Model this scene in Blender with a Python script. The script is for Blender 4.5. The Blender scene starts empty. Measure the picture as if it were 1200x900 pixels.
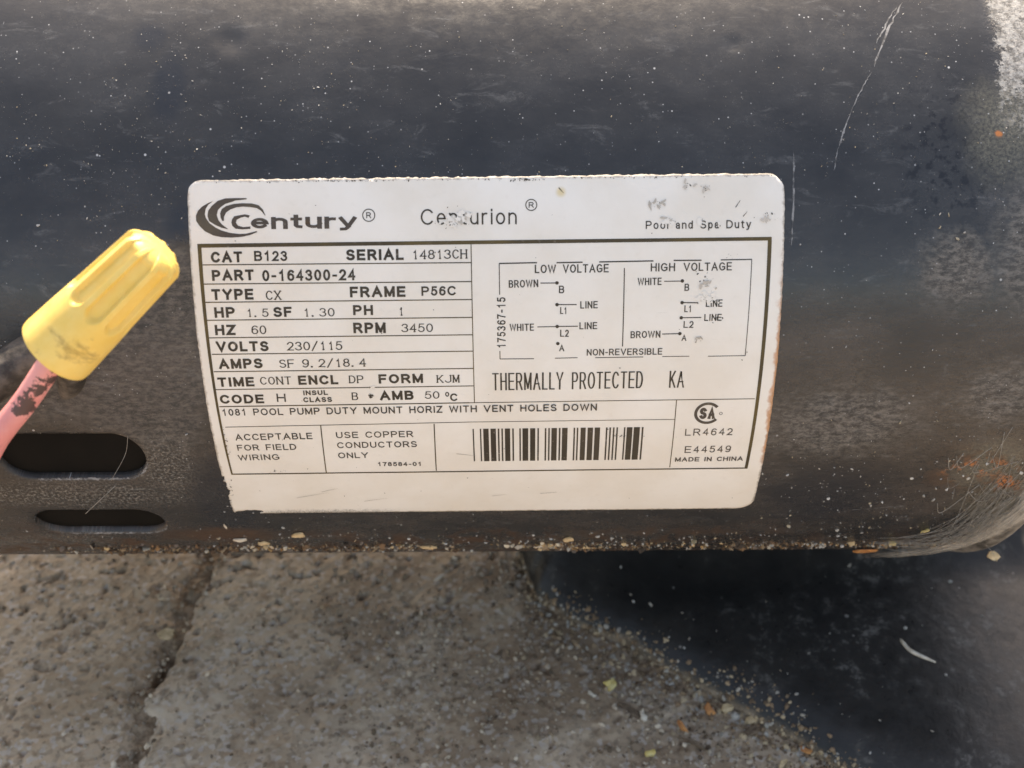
import bpy, math, random
import numpy as np
from mathutils import Matrix, Vector

random.seed(7)
rng = np.random.default_rng(7)
MM = 0.001
sc = bpy.context.scene
C = sc.collection

# ------------------------------------------------------------------ camera, sky, sun, exposure
cam = bpy.data.cameras.new('camera')
cam.sensor_width = 36.0
cam.lens = 42.0
cam.clip_start = 0.01
cam.clip_end = 500.0
cam.dof.use_dof = True
cam.dof.focus_distance = 0.236
cam.dof.aperture_fstop = 22.0
cam_o = bpy.data.objects.new('camera', cam)
C.objects.link(cam_o)
CAM_R = ((0.999941, 0.005292, -0.009468), (-0.010738, 0.606218, -0.795226), (0.001531, 0.795281, 0.606239))
cam_m = Matrix(CAM_R).to_4x4()
cam_m.translation = Vector((0.0, -0.26323, 0.25697))
cam_o.matrix_world = cam_m
sc.camera = cam_o

SUN_EL = math.radians(50.0)
world = bpy.data.worlds.new('World')
sc.world = world
world.use_nodes = True
wnt = world.node_tree
sky = wnt.nodes.new('ShaderNodeTexSky')
sky.sky_type = 'NISHITA'
sky.sun_disc = False
sky.sun_elevation = SUN_EL
sky.sun_rotation = 0.0
sky.air_density = 1.0
sky.dust_density = 2.5
sky.ozone_density = 0.6
wnt.links.new(sky.outputs[0], wnt.nodes['Background'].inputs[0])
wnt.nodes['Background'].inputs[1].default_value = 0.15

sun = bpy.data.lights.new('sun', 'SUN')
sun.energy = 3.3
sun.angle = math.radians(0.5)
sun.color = (1.0, 0.95, 0.87)
sun_o = bpy.data.objects.new('sun', sun)
sun_o.rotation_euler = (-(math.pi / 2 - SUN_EL), 0, 0)
sun_o.location = (0, 1.0, 1.3)
C.objects.link(sun_o)

vs = sc.view_settings
vs.view_transform = 'Standard'
vs.look = 'None'
vs.exposure = 1.42
vs.gamma = 1.0
vs.use_white_balance = True          # the phone's shade white balance
vs.white_balance_temperature = 8200
vs.white_balance_tint = 12
vs.use_curve_mapping = False

cy = sc.cycles
cy.max_bounces = 6
cy.diffuse_bounces = 3
cy.glossy_bounces = 3
cy.caustics_reflective = False
cy.caustics_refractive = False

# ------------------------------------------------------------------ the motor's cylinder: axis along X
R = 80.1417          # mm
H = 105.0            # axis above the paving, mm
BETA = math.radians(30.0)
S0, TH0, RHO = -55.3788, 0.032718, -0.0082624    # where the rating label sits on the shell


def shell_pt(s, a, off=0.0):
    """mm along the axis, mm of arc below the photographed side, mm off the surface -> metres"""
    e = BETA - np.asarray(a, float) / R
    r = R + off
    return np.stack([np.asarray(s, float) + 0 * e, -r * np.cos(e), H + r * np.sin(e)], -1) * MM


def label_sa(u, v):
    u = np.asarray(u, float); v = np.asarray(v, float)
    c, s = math.cos(RHO), math.sin(RHO)
    return S0 + c * u - s * v, s * u + c * v + TH0 * R


def label_pt(u, v, off=0.2):
    s, a = label_sa(u, v)
    return shell_pt(s, a, off)


# ------------------------------------------------------------------ numpy value noise
def _hash(ix, iy, seed):
    h = (ix.astype(np.int64) * 374761393 + iy.astype(np.int64) * 668265263 + seed * 974634777) & 0xFFFFFFFF
    h = ((h ^ (h >> 13)) * 1274126177) & 0xFFFFFFFF
    return ((h ^ (h >> 16)) & 0xFFFF) / 65535.0


def vnoise(x, y, seed=0):
    x = np.asarray(x, float); y = np.asarray(y, float)
    x0 = np.floor(x); y0 = np.floor(y)
    fx = x - x0; fy = y - y0
    fx = fx * fx * (3 - 2 * fx); fy = fy * fy * (3 - 2 * fy)
    a = _hash(x0, y0, seed); b = _hash(x0 + 1, y0, seed)
    c = _hash(x0, y0 + 1, seed); d = _hash(x0 + 1, y0 + 1, seed)
    return (a * (1 - fx) + b * fx) * (1 - fy) + (c * (1 - fx) + d * fx) * fy


def fbm(x, y, seed=0, octv=4):
    t = 0; amp = 0.5; n = 0
    for i in range(octv):
        t = t + amp * vnoise(x * 2 ** i + 17.3 * i, y * 2 ** i - 9.1 * i, seed + i); n += amp; amp *= 0.5
    return t / n - 0.5


# ------------------------------------------------------------------ objects
def empty(name, loc, label=None, cat=None, group=None):
    o = bpy.data.objects.new(name, None)
    o.empty_display_size = 0.02
    o.location = loc
    C.objects.link(o)
    if label: o['label'] = label
    if cat: o['category'] = cat
    if group: o['group'] = group
    return o


def wloc(o):
    v = Vector(o.location)
    p = o.parent
    while p:
        v = v + Vector(p.location); p = p.parent
    return np.array(v)


def mobj(name, verts, faces, mat, parent=None, smooth=True, uv=None, col=None, origin=None, kind=None):
    verts = np.asarray(verts, float).reshape(-1, 3)
    base = wloc(parent) if parent else np.zeros(3)
    org = np.asarray(origin, float) if origin is not None else base
    me = bpy.data.meshes.new(name)
    me.from_pydata((verts - org).tolist(), [], [tuple(int(i) for i in f) for f in faces])
    if smooth:
        me.polygons.foreach_set('use_smooth', [True] * len(me.polygons))
    if uv is not None:
        l = me.uv_layers.new(name='UVMap')
        idx = np.empty(len(me.loops), int); me.loops.foreach_get('vertex_index', idx)
        l.data.foreach_set('uv', np.asarray(uv, float)[idx].ravel())
    if col is not None:
        ca = me.color_attributes.new('Col', 'FLOAT_COLOR', 'POINT')
        c4 = np.ones((len(verts), 4)); c4[:, :3] = col
        ca.data.foreach_set('color', c4.ravel())
    me.materials.append(mat)
    me.update()
    o = bpy.data.objects.new(name, me)
    C.objects.link(o)
    if parent:
        o.parent = parent
    o.location = org - base
    if kind: o['kind'] = kind
    return o


def tag(o, label, cat=None, group=None, kind=None):
    o['label'] = label
    if cat: o['category'] = cat
    if group: o['group'] = group
    if kind: o['kind'] = kind
    return o


class Mesh:
    def __init__(self): self.v = []; self.f = []; self.n = 0
    def add(self, v, f):
        v = np.asarray(v, float).reshape(-1, 3)
        self.f += [tuple(int(i) + self.n for i in q) for q in f]
        self.v.append(v); self.n += len(v)
    def build(self, name, mat, parent=None, **k):
        return mobj(name, np.concatenate(self.v), self.f, mat, parent, **k)


def grid_faces(nx, ny, off=0):
    i, j = np.meshgrid(np.arange(nx - 1), np.arange(ny - 1), indexing='ij')
    a = i * ny + j + off
    return np.stack([a, a + ny, a + ny + 1, a + 1], -1).reshape(-1, 4)


def tube(pts, rad, n=10, cap=True):
    """round tube through world points (metres); rad scalar or per point"""
    pts = np.asarray(pts, float)
    rad = np.broadcast_to(np.asarray(rad, float), (len(pts),))
    tg = np.gradient(pts, axis=0); tg /= np.linalg.norm(tg, axis=1)[:, None] + 1e-12
    ref = np.array([0.31, 0.2, 0.93]); v = []
    for p, t, r in zip(pts, tg, rad):
        a = np.cross(t, ref); a /= np.linalg.norm(a); b = np.cross(t, a)
        th = np.arange(n) * 2 * math.pi / n
        v.append(p + r * (np.cos(th)[:, None] * a + np.sin(th)[:, None] * b))
    v = np.concatenate(v); f = []
    for i in range(len(pts) - 1):
        for j in range(n):
            k = (j + 1) % n
            f.append((i * n + j, i * n + k, (i + 1) * n + k, (i + 1) * n + j))
    if cap:
        f.append(tuple(range(n))[::-1]); f.append(tuple((len(pts) - 1) * n + j for j in range(n)))
    return v, f


def catmull(pts, n=8):
    p = np.asarray(pts, float)
    p = np.concatenate([[2 * p[0] - p[1]], p, [2 * p[-1] - p[-2]]])
    out = []
    for i in range(1, len(p) - 2):
        for t in np.linspace(0, 1, n, endpoint=False):
            a, b, c, d = p[i - 1], p[i], p[i + 1], p[i + 2]
            out.append(0.5 * (2 * b + (c - a) * t + (2 * a - 5 * b + 4 * c - d) * t * t + (3 * b - a - 3 * c + d) * t ** 3))
    out.append(p[-2])
    return np.array(out)


# ------------------------------------------------------------------ materials
class NT:
    def __init__(self, name):
        self.mat = bpy.data.materials.new(name); self.mat.use_nodes = True
        self.t = self.mat.node_tree
        self.b = self.t.nodes['Principled BSDF']
    def put(self, sock, v):
        if isinstance(v, bpy.types.NodeSocket): self.t.links.new(v, sock)
        elif isinstance(v, (tuple, list)) and len(v) == 3 and sock.type == 'RGBA': sock.default_value = (*v, 1)
        else: sock.default_value = v
    def n(self, typ, ins=None, **at):
        nd = self.t.nodes.new('ShaderNode' + typ)
        for k, v in at.items(): setattr(nd, k, v)
        for k, v in (ins or {}).items(): self.put(nd.inputs[k], v)
        return nd
    def m(self, op, a, b=0.0, c=None, clamp=False):
        nd = self.n('Math', {0: a, 1: b}, operation=op, use_clamp=clamp)
        if c is not None: self.put(nd.inputs[2], c)
        return nd.outputs[0]
    def ramp(self, x, lo, hi, a=0.0, b=1.0):
        return self.n('MapRange', {'Value': x, 'From Min': lo, 'From Max': hi, 'To Min': a, 'To Max': b}, interpolation_type='SMOOTHSTEP').outputs[0]
    def noise(self, vec, scale, detail=4, rough=0.55, dist=0.0):
        return self.n('TexNoise', {'Vector': vec, 'Scale': scale, 'Detail': detail, 'Roughness': rough, 'Distortion': dist}).outputs[0]
    def vor(self, vec, scale, feature='F1', rnd=1.0):
        return self.n('TexVoronoi', {'Vector': vec, 'Scale': scale, 'Randomness': rnd}, feature=feature)
    def mix(self, f, a, b, mode='MIX'):
        nd = self.n('Mix', None, data_type='RGBA', blend_type=mode)
        self.put(nd.inputs[0], f); self.put(nd.inputs[6], a); self.put(nd.inputs[7], b)
        return nd.outputs[2]
    def set(self, **k):
        for kk, v in k.items(): self.put(self.b.inputs[kk.replace('_', ' ')], v)
    def bump(self, h, strength, dist):
        o = self.n('Bump', {'Strength': strength, 'Distance': dist, 'Height': h}).outputs[0]
        self.put(self.b.inputs['Normal'], o)
    def obj(self): return self.n('TexCoord').outputs['Object']
    def uv(self): return self.n('TexCoord').outputs['UV']
    def mapping(self, vec, scale): return self.n('Mapping', {'Vector': vec, 'Scale': scale}).outputs[0]


def m_shell():
    k = NT('black_motor_paint')
    uv = k.uv()                                  # u = mm along axis, v = mm of arc
    sx = k.n('SeparateXYZ', {0: uv}); S, A = sx.outputs[0], sx.outputs[1]
    wob = k.m('SUBTRACT', k.noise(uv, 0.25, 6, 0.65), 0.5)
    wob2 = k.m('SUBTRACT', k.noise(uv, 0.06, 5, 0.6), 0.5)
    fine = k.noise(uv, 1.6, 4, 0.7)

    def blob(s0, a0, rs, ra, soft=0.35, amp=0.9, famp=0.0):
        dx = k.m('DIVIDE', k.m('SUBTRACT', S, s0), rs); dy = k.m('DIVIDE', k.m('SUBTRACT', A, a0), ra)
        d = k.m('SQRT', k.m('ADD', k.m('MULTIPLY', dx, dx), k.m('MULTIPLY', dy, dy)))
        d = k.m('ADD', d, k.m('MULTIPLY', wob, amp))
        d = k.m('ADD', d, k.m('MULTIPLY', wob2, amp * 0.8))
        if famp: d = k.m('ADD', d, k.m('MULTIPLY', k.m('SUBTRACT', fine, 0.5), famp))
        return k.ramp(d, 1.0 + soft, 1.0 - soft)

    def union(*a):
        r = a[0]
        for b in a[1:]: r = k.m('MAXIMUM', r, b)
        return r
    col = k.mix(k.ramp(wob2, -0.25, 0.25), (0.022, 0.0225, 0.024), (0.034, 0.0335, 0.0335))
    # settled dust film, patchy, brownish
    dust = k.m('MULTIPLY', k.ramp(k.noise(k.mapping(uv, (0.5, 1.0, 1)), 0.07, 5, 0.66), 0.36, 0.72), k.ramp(fine, 0.2, 0.8, 0.45, 1.0))
    low = k.ramp(A, -15, 30)
    dust = k.m('MULTIPLY', dust, k.m('ADD', 0.20, k.m('MULTIPLY', low, 0.26)))
    col = k.mix(dust, col, k.mix(low, (0.13, 0.132, 0.135), (0.135, 0.108, 0.090)))
    # wrinkled paler grime beside the label and below the patch on the right
    wr = k.ramp(k.noise(k.mapping(uv, (0.8, 1.5, 1)), 0.62, 7, 0.8), 0.40, 0.62)
    g1 = union(blob(-66, 22, 13, 17), blob(-70, 38, 12, 8), blob(-92, 30, 22, 7), blob(-60, 12, 4, 10))
    g2 = union(blob(68, 40, 15, 8, 0.6, 1.2), blob(86, 8, 7, 7, 0.5, 1.4), blob(98, 34, 8, 7, 0.5, 1.5), blob(101, 2, 9, 12, 0.6, 1.3))
    col = k.mix(k.m('MULTIPLY', g1, k.m('MULTIPLY', wr, 0.46)), col, (0.215, 0.185, 0.158))
    col = k.mix(k.m('MULTIPLY', g2, k.m('MULTIPLY', wr, 0.60)), col, (0.25, 0.225, 0.20))
    # dark peeled creases in the grime, and soft wiped smears higher up
    cr = k.noise(k.mapping(uv, (0.45, 1.5, 1)), 0.42, 6, 0.7)
    crm = k.m('MULTIPLY', k.ramp(k.m('ABSOLUTE', k.m('SUBTRACT', cr, 0.5)), 0.022, 0.006), union(g1, blob(-66, 44, 10, 12, 0.5, 1.0), blob(80, 30, 30, 20, 0.6, 1.2)))
    col = k.mix(k.m('MULTIPLY', k.m('MULTIPLY', crm, k.ramp(wob2, -0.05, 0.12)), 0.85), col, (0.012, 0.012, 0.013))
    smr = k.noise(k.n('Mapping', {'Vector': uv, 'Rotation': (0, 0, 0.5), 'Scale': (0.10, 0.28, 1)}).outputs[0], 1.0, 5, 0.75, 0.8)
    col = k.mix(k.m('MULTIPLY', k.ramp(smr, 0.56, 0.72), k.ramp(fine, 0.25, 0.75, 0.1, 0.42)), col, (0.20, 0.20, 0.20))
    # lime scale along the slots and the lower right
    lim = union(blob(-86, 60, 24, 4, 0.6, 1.5), blob(-68, 52, 6, 9, 0.6, 1.6), blob(-104, 82, 16, 5, 0.6, 1.3))
    lim = k.m('MULTIPLY', lim, k.ramp(fine, 0.45, 0.68))
    col = k.mix(k.m('MULTIPLY', lim, 0.6), col, (0.34, 0.32, 0.29))
    # cleaner dark paint patches; last blob paints in the connector's dark reflection
    clean_and_reflection = union(blob(-58, 62, 7, 13, 0.4, 0.8), blob(68, 62, 13, 11, 0.5, 0.9), blob(-61.5, -27, 3.2, 6.5, 0.5, 0.5), blob(-66, -38, 3.0, 3.0, 0.5, 0.6), blob(-58.8, -1.5, 3.0, 3.4, 0.6, 0.5))
    col = k.mix(k.m('MULTIPLY', clean_and_reflection, 0.75), col, (0.018, 0.021, 0.027))
    # dark pitted area upper right
    pit = k.m('MULTIPLY', blob(84, -14, 9, 13, 0.5, 1.1), k.ramp(k.noise(uv, 0.55, 4, 0.6), 0.5, 0.62))
    col = k.mix(pit, col, (0.016, 0.016, 0.018))
    # bare oxidised metal, upper right
    on = k.noise(uv, 0.42, 6, 0.78)
    fld = k.m('MINIMUM', k.m('DIVIDE', k.m('SUBTRACT', S, 94.2), 2.2), k.m('DIVIDE', k.m('SUBTRACT', -24.0, A), 6.0))
    ox = union(k.ramp(k.m('ADD', k.m('MINIMUM', fld, 1.1), k.m('MULTIPLY', k.m('SUBTRACT', on, 0.5), 6.0)), 0.0, 0.35), k.m('MULTIPLY', blob(103, -21, 10, 3.0, 0.3, 2.4), k.ramp(on, 0.46, 0.54)))
    oxc = k.mix(k.ramp(k.noise(uv, 0.5, 6, 0.8), 0.38, 0.60), (0.075, 0.075, 0.075), (0.36, 0.355, 0.345))
    col = k.mix(ox, col, oxc)
    halo = k.m('MULTIPLY', union(blob(94, -18, 7, 9, 0.5, 1.0), blob(101, 52, 7, 7, 0.6, 1.2), blob(108, 62, 9, 12, 0.6, 1.3)), k.ramp(fine, 0.3, 0.7, 0.1, 0.75))
    col = k.mix(halo, col, (0.20, 0.185, 0.14))
    # rust
    rn = k.noise(uv, 0.16, 6, 0.7)
    band = k.m('MULTIPLY', k.ramp(k.m('ADD', A, k.m('MULTIPLY', wob2, 24)), 72, 84), k.ramp(S, 75, 20, 0.35, 1.0))
    rust = k.m('MULTIPLY', band, k.ramp(rn, 0.44, 0.62))
    rust = union(rust, k.m('MULTIPLY', blob(98, 53, 8, 5, 0.7, 1.6), k.ramp(rn, 0.46, 0.56)), blob(93, -17.6, 0.8, 0.7, 0.4, 0.6, 2.5), blob(-62, 79, 12, 4, 0.6, 1.0), k.m('MULTIPLY', blob(106, 58, 6, 5, 0.7, 1.4), k.ramp(rn, 0.46, 0.56)))
    rc = k.mix(k.ramp(fine, 0.3, 0.7), (0.040, 0.024, 0.017), (0.105, 0.055, 0.030))
    org = union(k.m('MULTIPLY', blob(98.5, 52.5, 6.0, 2.6, 0.6, 1.4), k.ramp(fine, 0.42, 0.52)), blob(93, -17.6, 0.7, 0.6, 0.4, 0.6, 2.5), k.m('MULTIPLY', blob(105.5, 57, 4.0, 2.6, 0.6, 1.4), k.ramp(fine, 0.44, 0.54)))
    rc = k.mix(org, rc, (0.52, 0.17, 0.045))
    col = k.mix(k.m('MULTIPLY', rust, 0.9), col, rc)
    # fine pale specks in the paint
    v1 = k.vor(uv, 1.15); sp1 = k.ramp(k.m('ADD', v1.outputs['Distance'], k.m('MULTIPLY', k.n('SeparateColor', {0: v1.outputs['Color']}).outputs[0], 0.55)), 0.20, 0.13)
    v2 = k.vor(uv, 0.42); sp2 = k.ramp(k.m('ADD', v2.outputs['Distance'], k.m('MULTIPLY', k.n('SeparateColor', {0: v2.outputs['Color']}).outputs[1], 0.5)), 0.13, 0.085)
    cl = k.ramp(k.noise(uv, 0.09, 3, 0.6), 0.36, 0.62)
    sp = k.m('MULTIPLY', k.m('MAXIMUM', sp1, sp2), k.m('ADD', 0.18, k.m('MULTIPLY', cl, 0.75)))
    col = k.mix(sp, col, (0.52, 0.52, 0.52))
    # short scuffs
    sc_ = k.noise(k.n('Mapping', {'Vector': uv, 'Rotation': (0, 0, 1.1), 'Scale': (0.10, 2.6, 1)}).outputs[0], 1.0, 3, 0.5)
    scm = k.m('MULTIPLY', k.ramp(sc_, 0.70, 0.78), k.ramp(k.noise(uv, 0.12, 3), 0.45, 0.65))
    col = k.mix(k.m('MULTIPLY', scm, 0.22), col, (0.32, 0.32, 0.32))
    rough = k.m('ADD', k.ramp(k.noise(uv, 0.35, 6, 0.7), 0.3, 0.7, 0.15, 0.27), k.m('MULTIPLY', union(dust, rust, ox, g1, g2), 0.38), clamp=True)
    k.set(Base_Color=col, Roughness=rough, Specular_IOR_Level=0.48)
    hgt = k.m('ADD', k.m('MULTIPLY', k.noise(uv, 1.3, 3, 0.5), 0.10), k.m('MULTIPLY', k.noise(uv, 0.12, 3, 0.5), 0.18))
    hgt = k.m('ADD', hgt, k.m('MULTIPLY', wr, k.m('MULTIPLY', k.ramp(A, 8, 22), 0.22)))
    hgt = k.m('ADD', hgt, k.m('MULTIPLY', k.noise(uv, 0.75, 6, 0.75), k.m('MULTIPLY', k.m('MULTIPLY', k.ramp(S, 91, 95), k.ramp(A, -14, -19)), 1.6)))
    k.bump(hgt, 0.5, 0.0004)
    return k.mat


def m_label():
    k = NT('white_label_film')
    uv = k.uv(); sx = k.n('SeparateXYZ', {0: uv}); U, V = sx.outputs[0], sx.outputs[1]
    n1 = k.noise(uv, 0.05, 5, 0.6); n2 = k.noise(uv, 0.5, 5, 0.65)
    col = k.mix(k.ramp(n1, 0.3, 0.7), (0.74, 0.685, 0.61), (0.80, 0.765, 0.715))
    col = k.mix(k.ramp(n2, 0.55, 0.8, 0.0, 0.16), col, (0.52, 0.46, 0.38))
    # grime creeping in from the edges
    ed = k.m('MINIMUM', k.m('MINIMUM', k.m('SUBTRACT', U, -2.2), k.m('SUBTRACT', 108.3, U)), k.m('MINIMUM', k.m('SUBTRACT', V, -12.0), k.m('SUBTRACT', 64.7, V)))
    ed = k.m('ADD', ed, k.m('MULTIPLY', k.m('SUBTRACT', k.noise(uv, 0.8, 5, 0.7), 0.5), 1.6))
    col = k.mix(k.ramp(ed, 0.5, -0.15, 0.0, 0.75), col, (0.23, 0.19, 0.15))
    # rust stain, lower right edge
    ru = k.m('ADD', k.m('SUBTRACT', 108.3, U), k.m('MULTIPLY', k.m('SUBTRACT', k.noise(uv, 0.35, 4), 0.5), 3.0))
    rm = k.m('MULTIPLY', k.ramp(ru, 0.9, 0.1), k.m('MULTIPLY', k.ramp(V, -2, 24), k.ramp(V, 52, 44)))
    col = k.mix(k.m('MULTIPLY', rm, 0.75), col, (0.50, 0.21, 0.07))
    # grey dust along the lower left edge
    dm = k.m('ADD', k.m('SUBTRACT', 65.0, V), k.m('MULTIPLY', k.m('SUBTRACT', k.noise(uv, 0.9, 6, 0.8), 0.5), 5))
    dm = k.m('MULTIPLY', k.ramp(dm, 2.2, 0.3), k.m('MULTIPLY', k.ramp(U, 40, 24), k.ramp(U, 2, 8)))
    col = k.mix(k.m('MULTIPLY', dm, 0.8), col, k.mix(k.ramp(k.noise(uv, 3.0, 3, 0.7), 0.4, 0.6), (0.12, 0.11, 0.10), (0.52, 0.50, 0.47)))
    # yellow burn spot near the top edge
    dx = k.m('SUBTRACT', U, 66.8); dy = k.m('SUBTRACT', V, -9.1)
    d = k.m('SQRT', k.m('ADD', k.m('MULTIPLY', dx, dx), k.m('MULTIPLY', dy, dy)))
    col = k.mix(k.ramp(d, 1.3, 0.3, 0.0, 0.65), col, (0.66, 0.50, 0.20))
    # tiny specks
    v = k.vor(uv, 0.55); sp = k.ramp(k.m('ADD', v.outputs['Distance'], k.m('MULTIPLY', k.n('SeparateColor', {0: v.outputs['Color']}).outputs[0], 1.2)), 0.10, 0.07)
    col = k.mix(k.m('MULTIPLY', sp, 0.8), col, (0.10, 0.08, 0.06))
    # faint scuffs
    s_ = k.noise(k.n('Mapping', {'Vector': uv, 'Rotation': (0, 0, 0.25), 'Scale': (0.12, 2.2, 1)}).outputs[0], 1.0, 3, 0.5)
    col = k.mix(k.m('MULTIPLY', k.ramp(s_, 0.69, 0.76), k.ramp(k.noise(uv, 0.1, 2), 0.5, 0.66, 0.0, 0.35)), col, (0.40, 0.37, 0.33))
    k.set(Base_Color=col, Roughness=0.5, Specular_IOR_Level=0.35)
    k.bump(k.m('ADD', k.noise(uv, 0.25, 3, 0.5), k.m('MULTIPLY', k.noise(uv, 2.0, 2, 0.5), 0.15)), 0.25, 0.0002)
    return k.mat


def m_ink(name, a, b, wear=0.0):
    k = NT(name); o = k.obj()
    n = k.noise(o, 900, 4, 0.7); n2 = k.noise(o, 90, 3, 0.6)
    col = k.mix(k.ramp(n2, 0.35, 0.65), a, b)
    col = k.mix(k.ramp(n, 0.60, 0.74, 0.0, wear), col, (0.42, 0.37, 0.31))
    k.set(Base_Color=col, Roughness=0.55, Specular_IOR_Level=0.3)
    return k.mat


def m_black():
    k = NT('dark_interior'); n = k.noise(k.obj(), 120, 5, 0.6)
    k.set(Base_Color=k.mix(n, (0.003, 0.003, 0.003), (0.012, 0.010, 0.008)), Roughness=0.8, Specular_IOR_Level=0.12)
    return k.mat


def m_simple(name, a, b, scale, rough=0.6, bump=0.3, dist=0.0003, detail=5, spec=0.4, lo=0.35, hi=0.65):
    k = NT(name); o = k.obj()
    n = k.noise(o, scale, detail, 0.65)
    k.set(Base_Color=k.mix(k.ramp(n, lo, hi), a, b), Roughness=rough, Specular_IOR_Level=spec)
    if bump: k.bump(k.noise(o, scale * 1.7, 4, 0.65), bump, dist)
    return k.mat


def m_concrete(name, c0, c1, c2):
    k = NT(name); o = k.obj()
    n1 = k.noise(o, 28, 7, 0.65); n2 = k.noise(o, 210, 6, 0.7); n3 = k.noise(o, 700, 4, 0.6)
    col = k.mix(k.ramp(n1, 0.34, 0.66), c0, c1)
    col = k.mix(k.ramp(k.noise(o, 13, 4, 0.6, 0.5), 0.45, 0.60, 0, 0.9), col, c2)
    col = k.mix(k.ramp(n2, 0.50, 0.66, 0, 0.75), col, c2)
    v = k.vor(o, 800); g = k.n('SeparateColor', {0: v.outputs['Color']}).outputs[0]
    col = k.mix(k.ramp(g, 0.72, 0.95, 0, 0.45), col, (0.62, 0.56, 0.49))
    col = k.mix(k.ramp(g, 0.22, 0.04, 0, 0.35), col, (0.12, 0.09, 0.065))
    pt = k.ramp(k.noise(o, 130, 5, 0.7), 0.34, 0.27)
    col = k.mix(k.m('MULTIPLY', pt, 0.7), col, (0.10, 0.075, 0.055))
    k.set(Base_Color=col, Roughness=0.92, Specular_IOR_Level=0.2)
    k.bump(k.m('ADD', k.m('MULTIPLY', n3, 0.4), k.m('ADD', n2, k.m('MULTIPLY', pt, -0.5))), 0.5, 0.0005)
    return k.mat


def m_vcol(name, rough=0.85):
    k = NT(name)
    c = k.n('VertexColor', layer_name='Col').outputs[0]
    n = k.noise(k.obj(), 900, 4, 0.7)
    k.set(Base_Color=k.mix(k.ramp(n, 0.3, 0.7, 0.0, 0.3), c, (0.14, 0.105, 0.075)), Roughness=rough, Specular_IOR_Level=0.25)
    return k.mat


def m_yellow():
    k = NT('yellow_plastic'); o = k.obj()
    n = k.noise(o, 160, 5, 0.65)
    col = k.mix(k.ramp(n, 0.35, 0.7), (0.84, 0.565, 0.135), (0.87, 0.63, 0.20))
    ax = k.n('SeparateXYZ', {0: o})
    # greasy finger smudge low on the skirt, object space: z along the cap, in metres
    d = k.m('ADD', k.m('ABSOLUTE', k.m('MULTIPLY', k.m('SUBTRACT', ax.outputs[2], 0.0050), 340)), k.m('ABSOLUTE', k.m('MULTIPLY', k.m('SUBTRACT', ax.outputs[0], SMUDGE_X), 190)))
    d = k.m('ADD', d, k.m('MULTIPLY', k.m('SUBTRACT', k.noise(o, 420, 6, 0.75), 0.5), 2.4))
    front = k.ramp(ax.outputs[1], 0.0, -0.003)
    sm = k.m('MULTIPLY', k.ramp(d, 1.0, 0.35), front)
    sm = k.m('MULTIPLY', sm, k.ramp(k.noise(k.mapping(o, (0.35, 0.35, 1.0)), 1300, 4, 0.6), 0.30, 0.60))
    col = k.mix(k.m('MULTIPLY', sm, 0.55), col, (0.24, 0.14, 0.04))
    col = k.mix(k.ramp(k.noise(o, 520, 5, 0.7), 0.64, 0.72, 0, 0.45), col, (0.42, 0.27, 0.08))
    k.set(Base_Color=col, Roughness=0.42, Specular_IOR_Level=0.45, Subsurface_Weight=0.05, Subsurface_Radius=(0.9, 0.5, 0.12), Subsurface_Scale=0.0022)
    k.bump(k.noise(o, 700, 3, 0.6), 0.12, 0.0002)
    return k.mat


def m_wire():
    k = NT('pink_insulation'); o = k.obj()
    n = k.noise(o, 120, 4, 0.6)
    col = k.mix(k.ramp(n, 0.35, 0.65), (0.71, 0.25, 0.235), (0.77, 0.335, 0.32))
    wn = k.m('MULTIPLY', k.m('SUBTRACT', k.noise(o, 420, 5, 0.7), 0.5), 5.0)
    dm = None
    for c0, r0 in WIREMARKS:
        d = k.n('VectorMath', {0: o, 1: c0}, operation='DISTANCE').outputs['Value']
        d = k.ramp(k.m('ADD', k.m('DIVIDE', d, r0), wn), 1.05, 0.8)
        dm = d if dm is None else k.m('MAXIMUM', dm, d)
    col = k.mix(k.m('MULTIPLY', dm, 0.93), col, (0.040, 0.028, 0.028))
    col = k.mix(k.ramp(k.noise(o, 300, 5, 0.7), 0.58, 0.70, 0, 0.4), col, (0.36, 0.14, 0.12))
    k.set(Base_Color=col, Roughness=0.5, Subsurface_Weight=0.15, Subsurface_Radius=(0.8, 0.3, 0.25), Subsurface_Scale=0.001)
    k.bump(k.noise(o, 500, 3, 0.6), 0.15, 0.0002)
    return k.mat


def m_web():
    k = NT('cobweb_sheet'); uv = k.uv(); sx = k.n('SeparateXYZ', {0: uv}); U, V = sx.outputs[0], sx.outputs[1]
    fib = k.noise(k.mapping(uv, (1.0, 9.0, 1)), 2.2, 6, 0.75, 0.6)
    edge = k.ramp(k.m('ABSOLUTE', k.m('SUBTRACT', V, 0.5)), 0.5, 0.05)
    al = k.m('MULTIPLY', k.ramp(fib, 0.34, 0.66), k.m('MULTIPLY', edge, k.m('MULTIPLY', k.ramp(U, 0.0, 0.4), k.ramp(U, 4.4, 3.6))))
    k.set(Base_Color=(0.52, 0.49, 0.44), Roughness=0.95, Specular_IOR_Level=0.1, Alpha=k.m('MULTIPLY', al, 0.6))
    return k.mat


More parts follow.
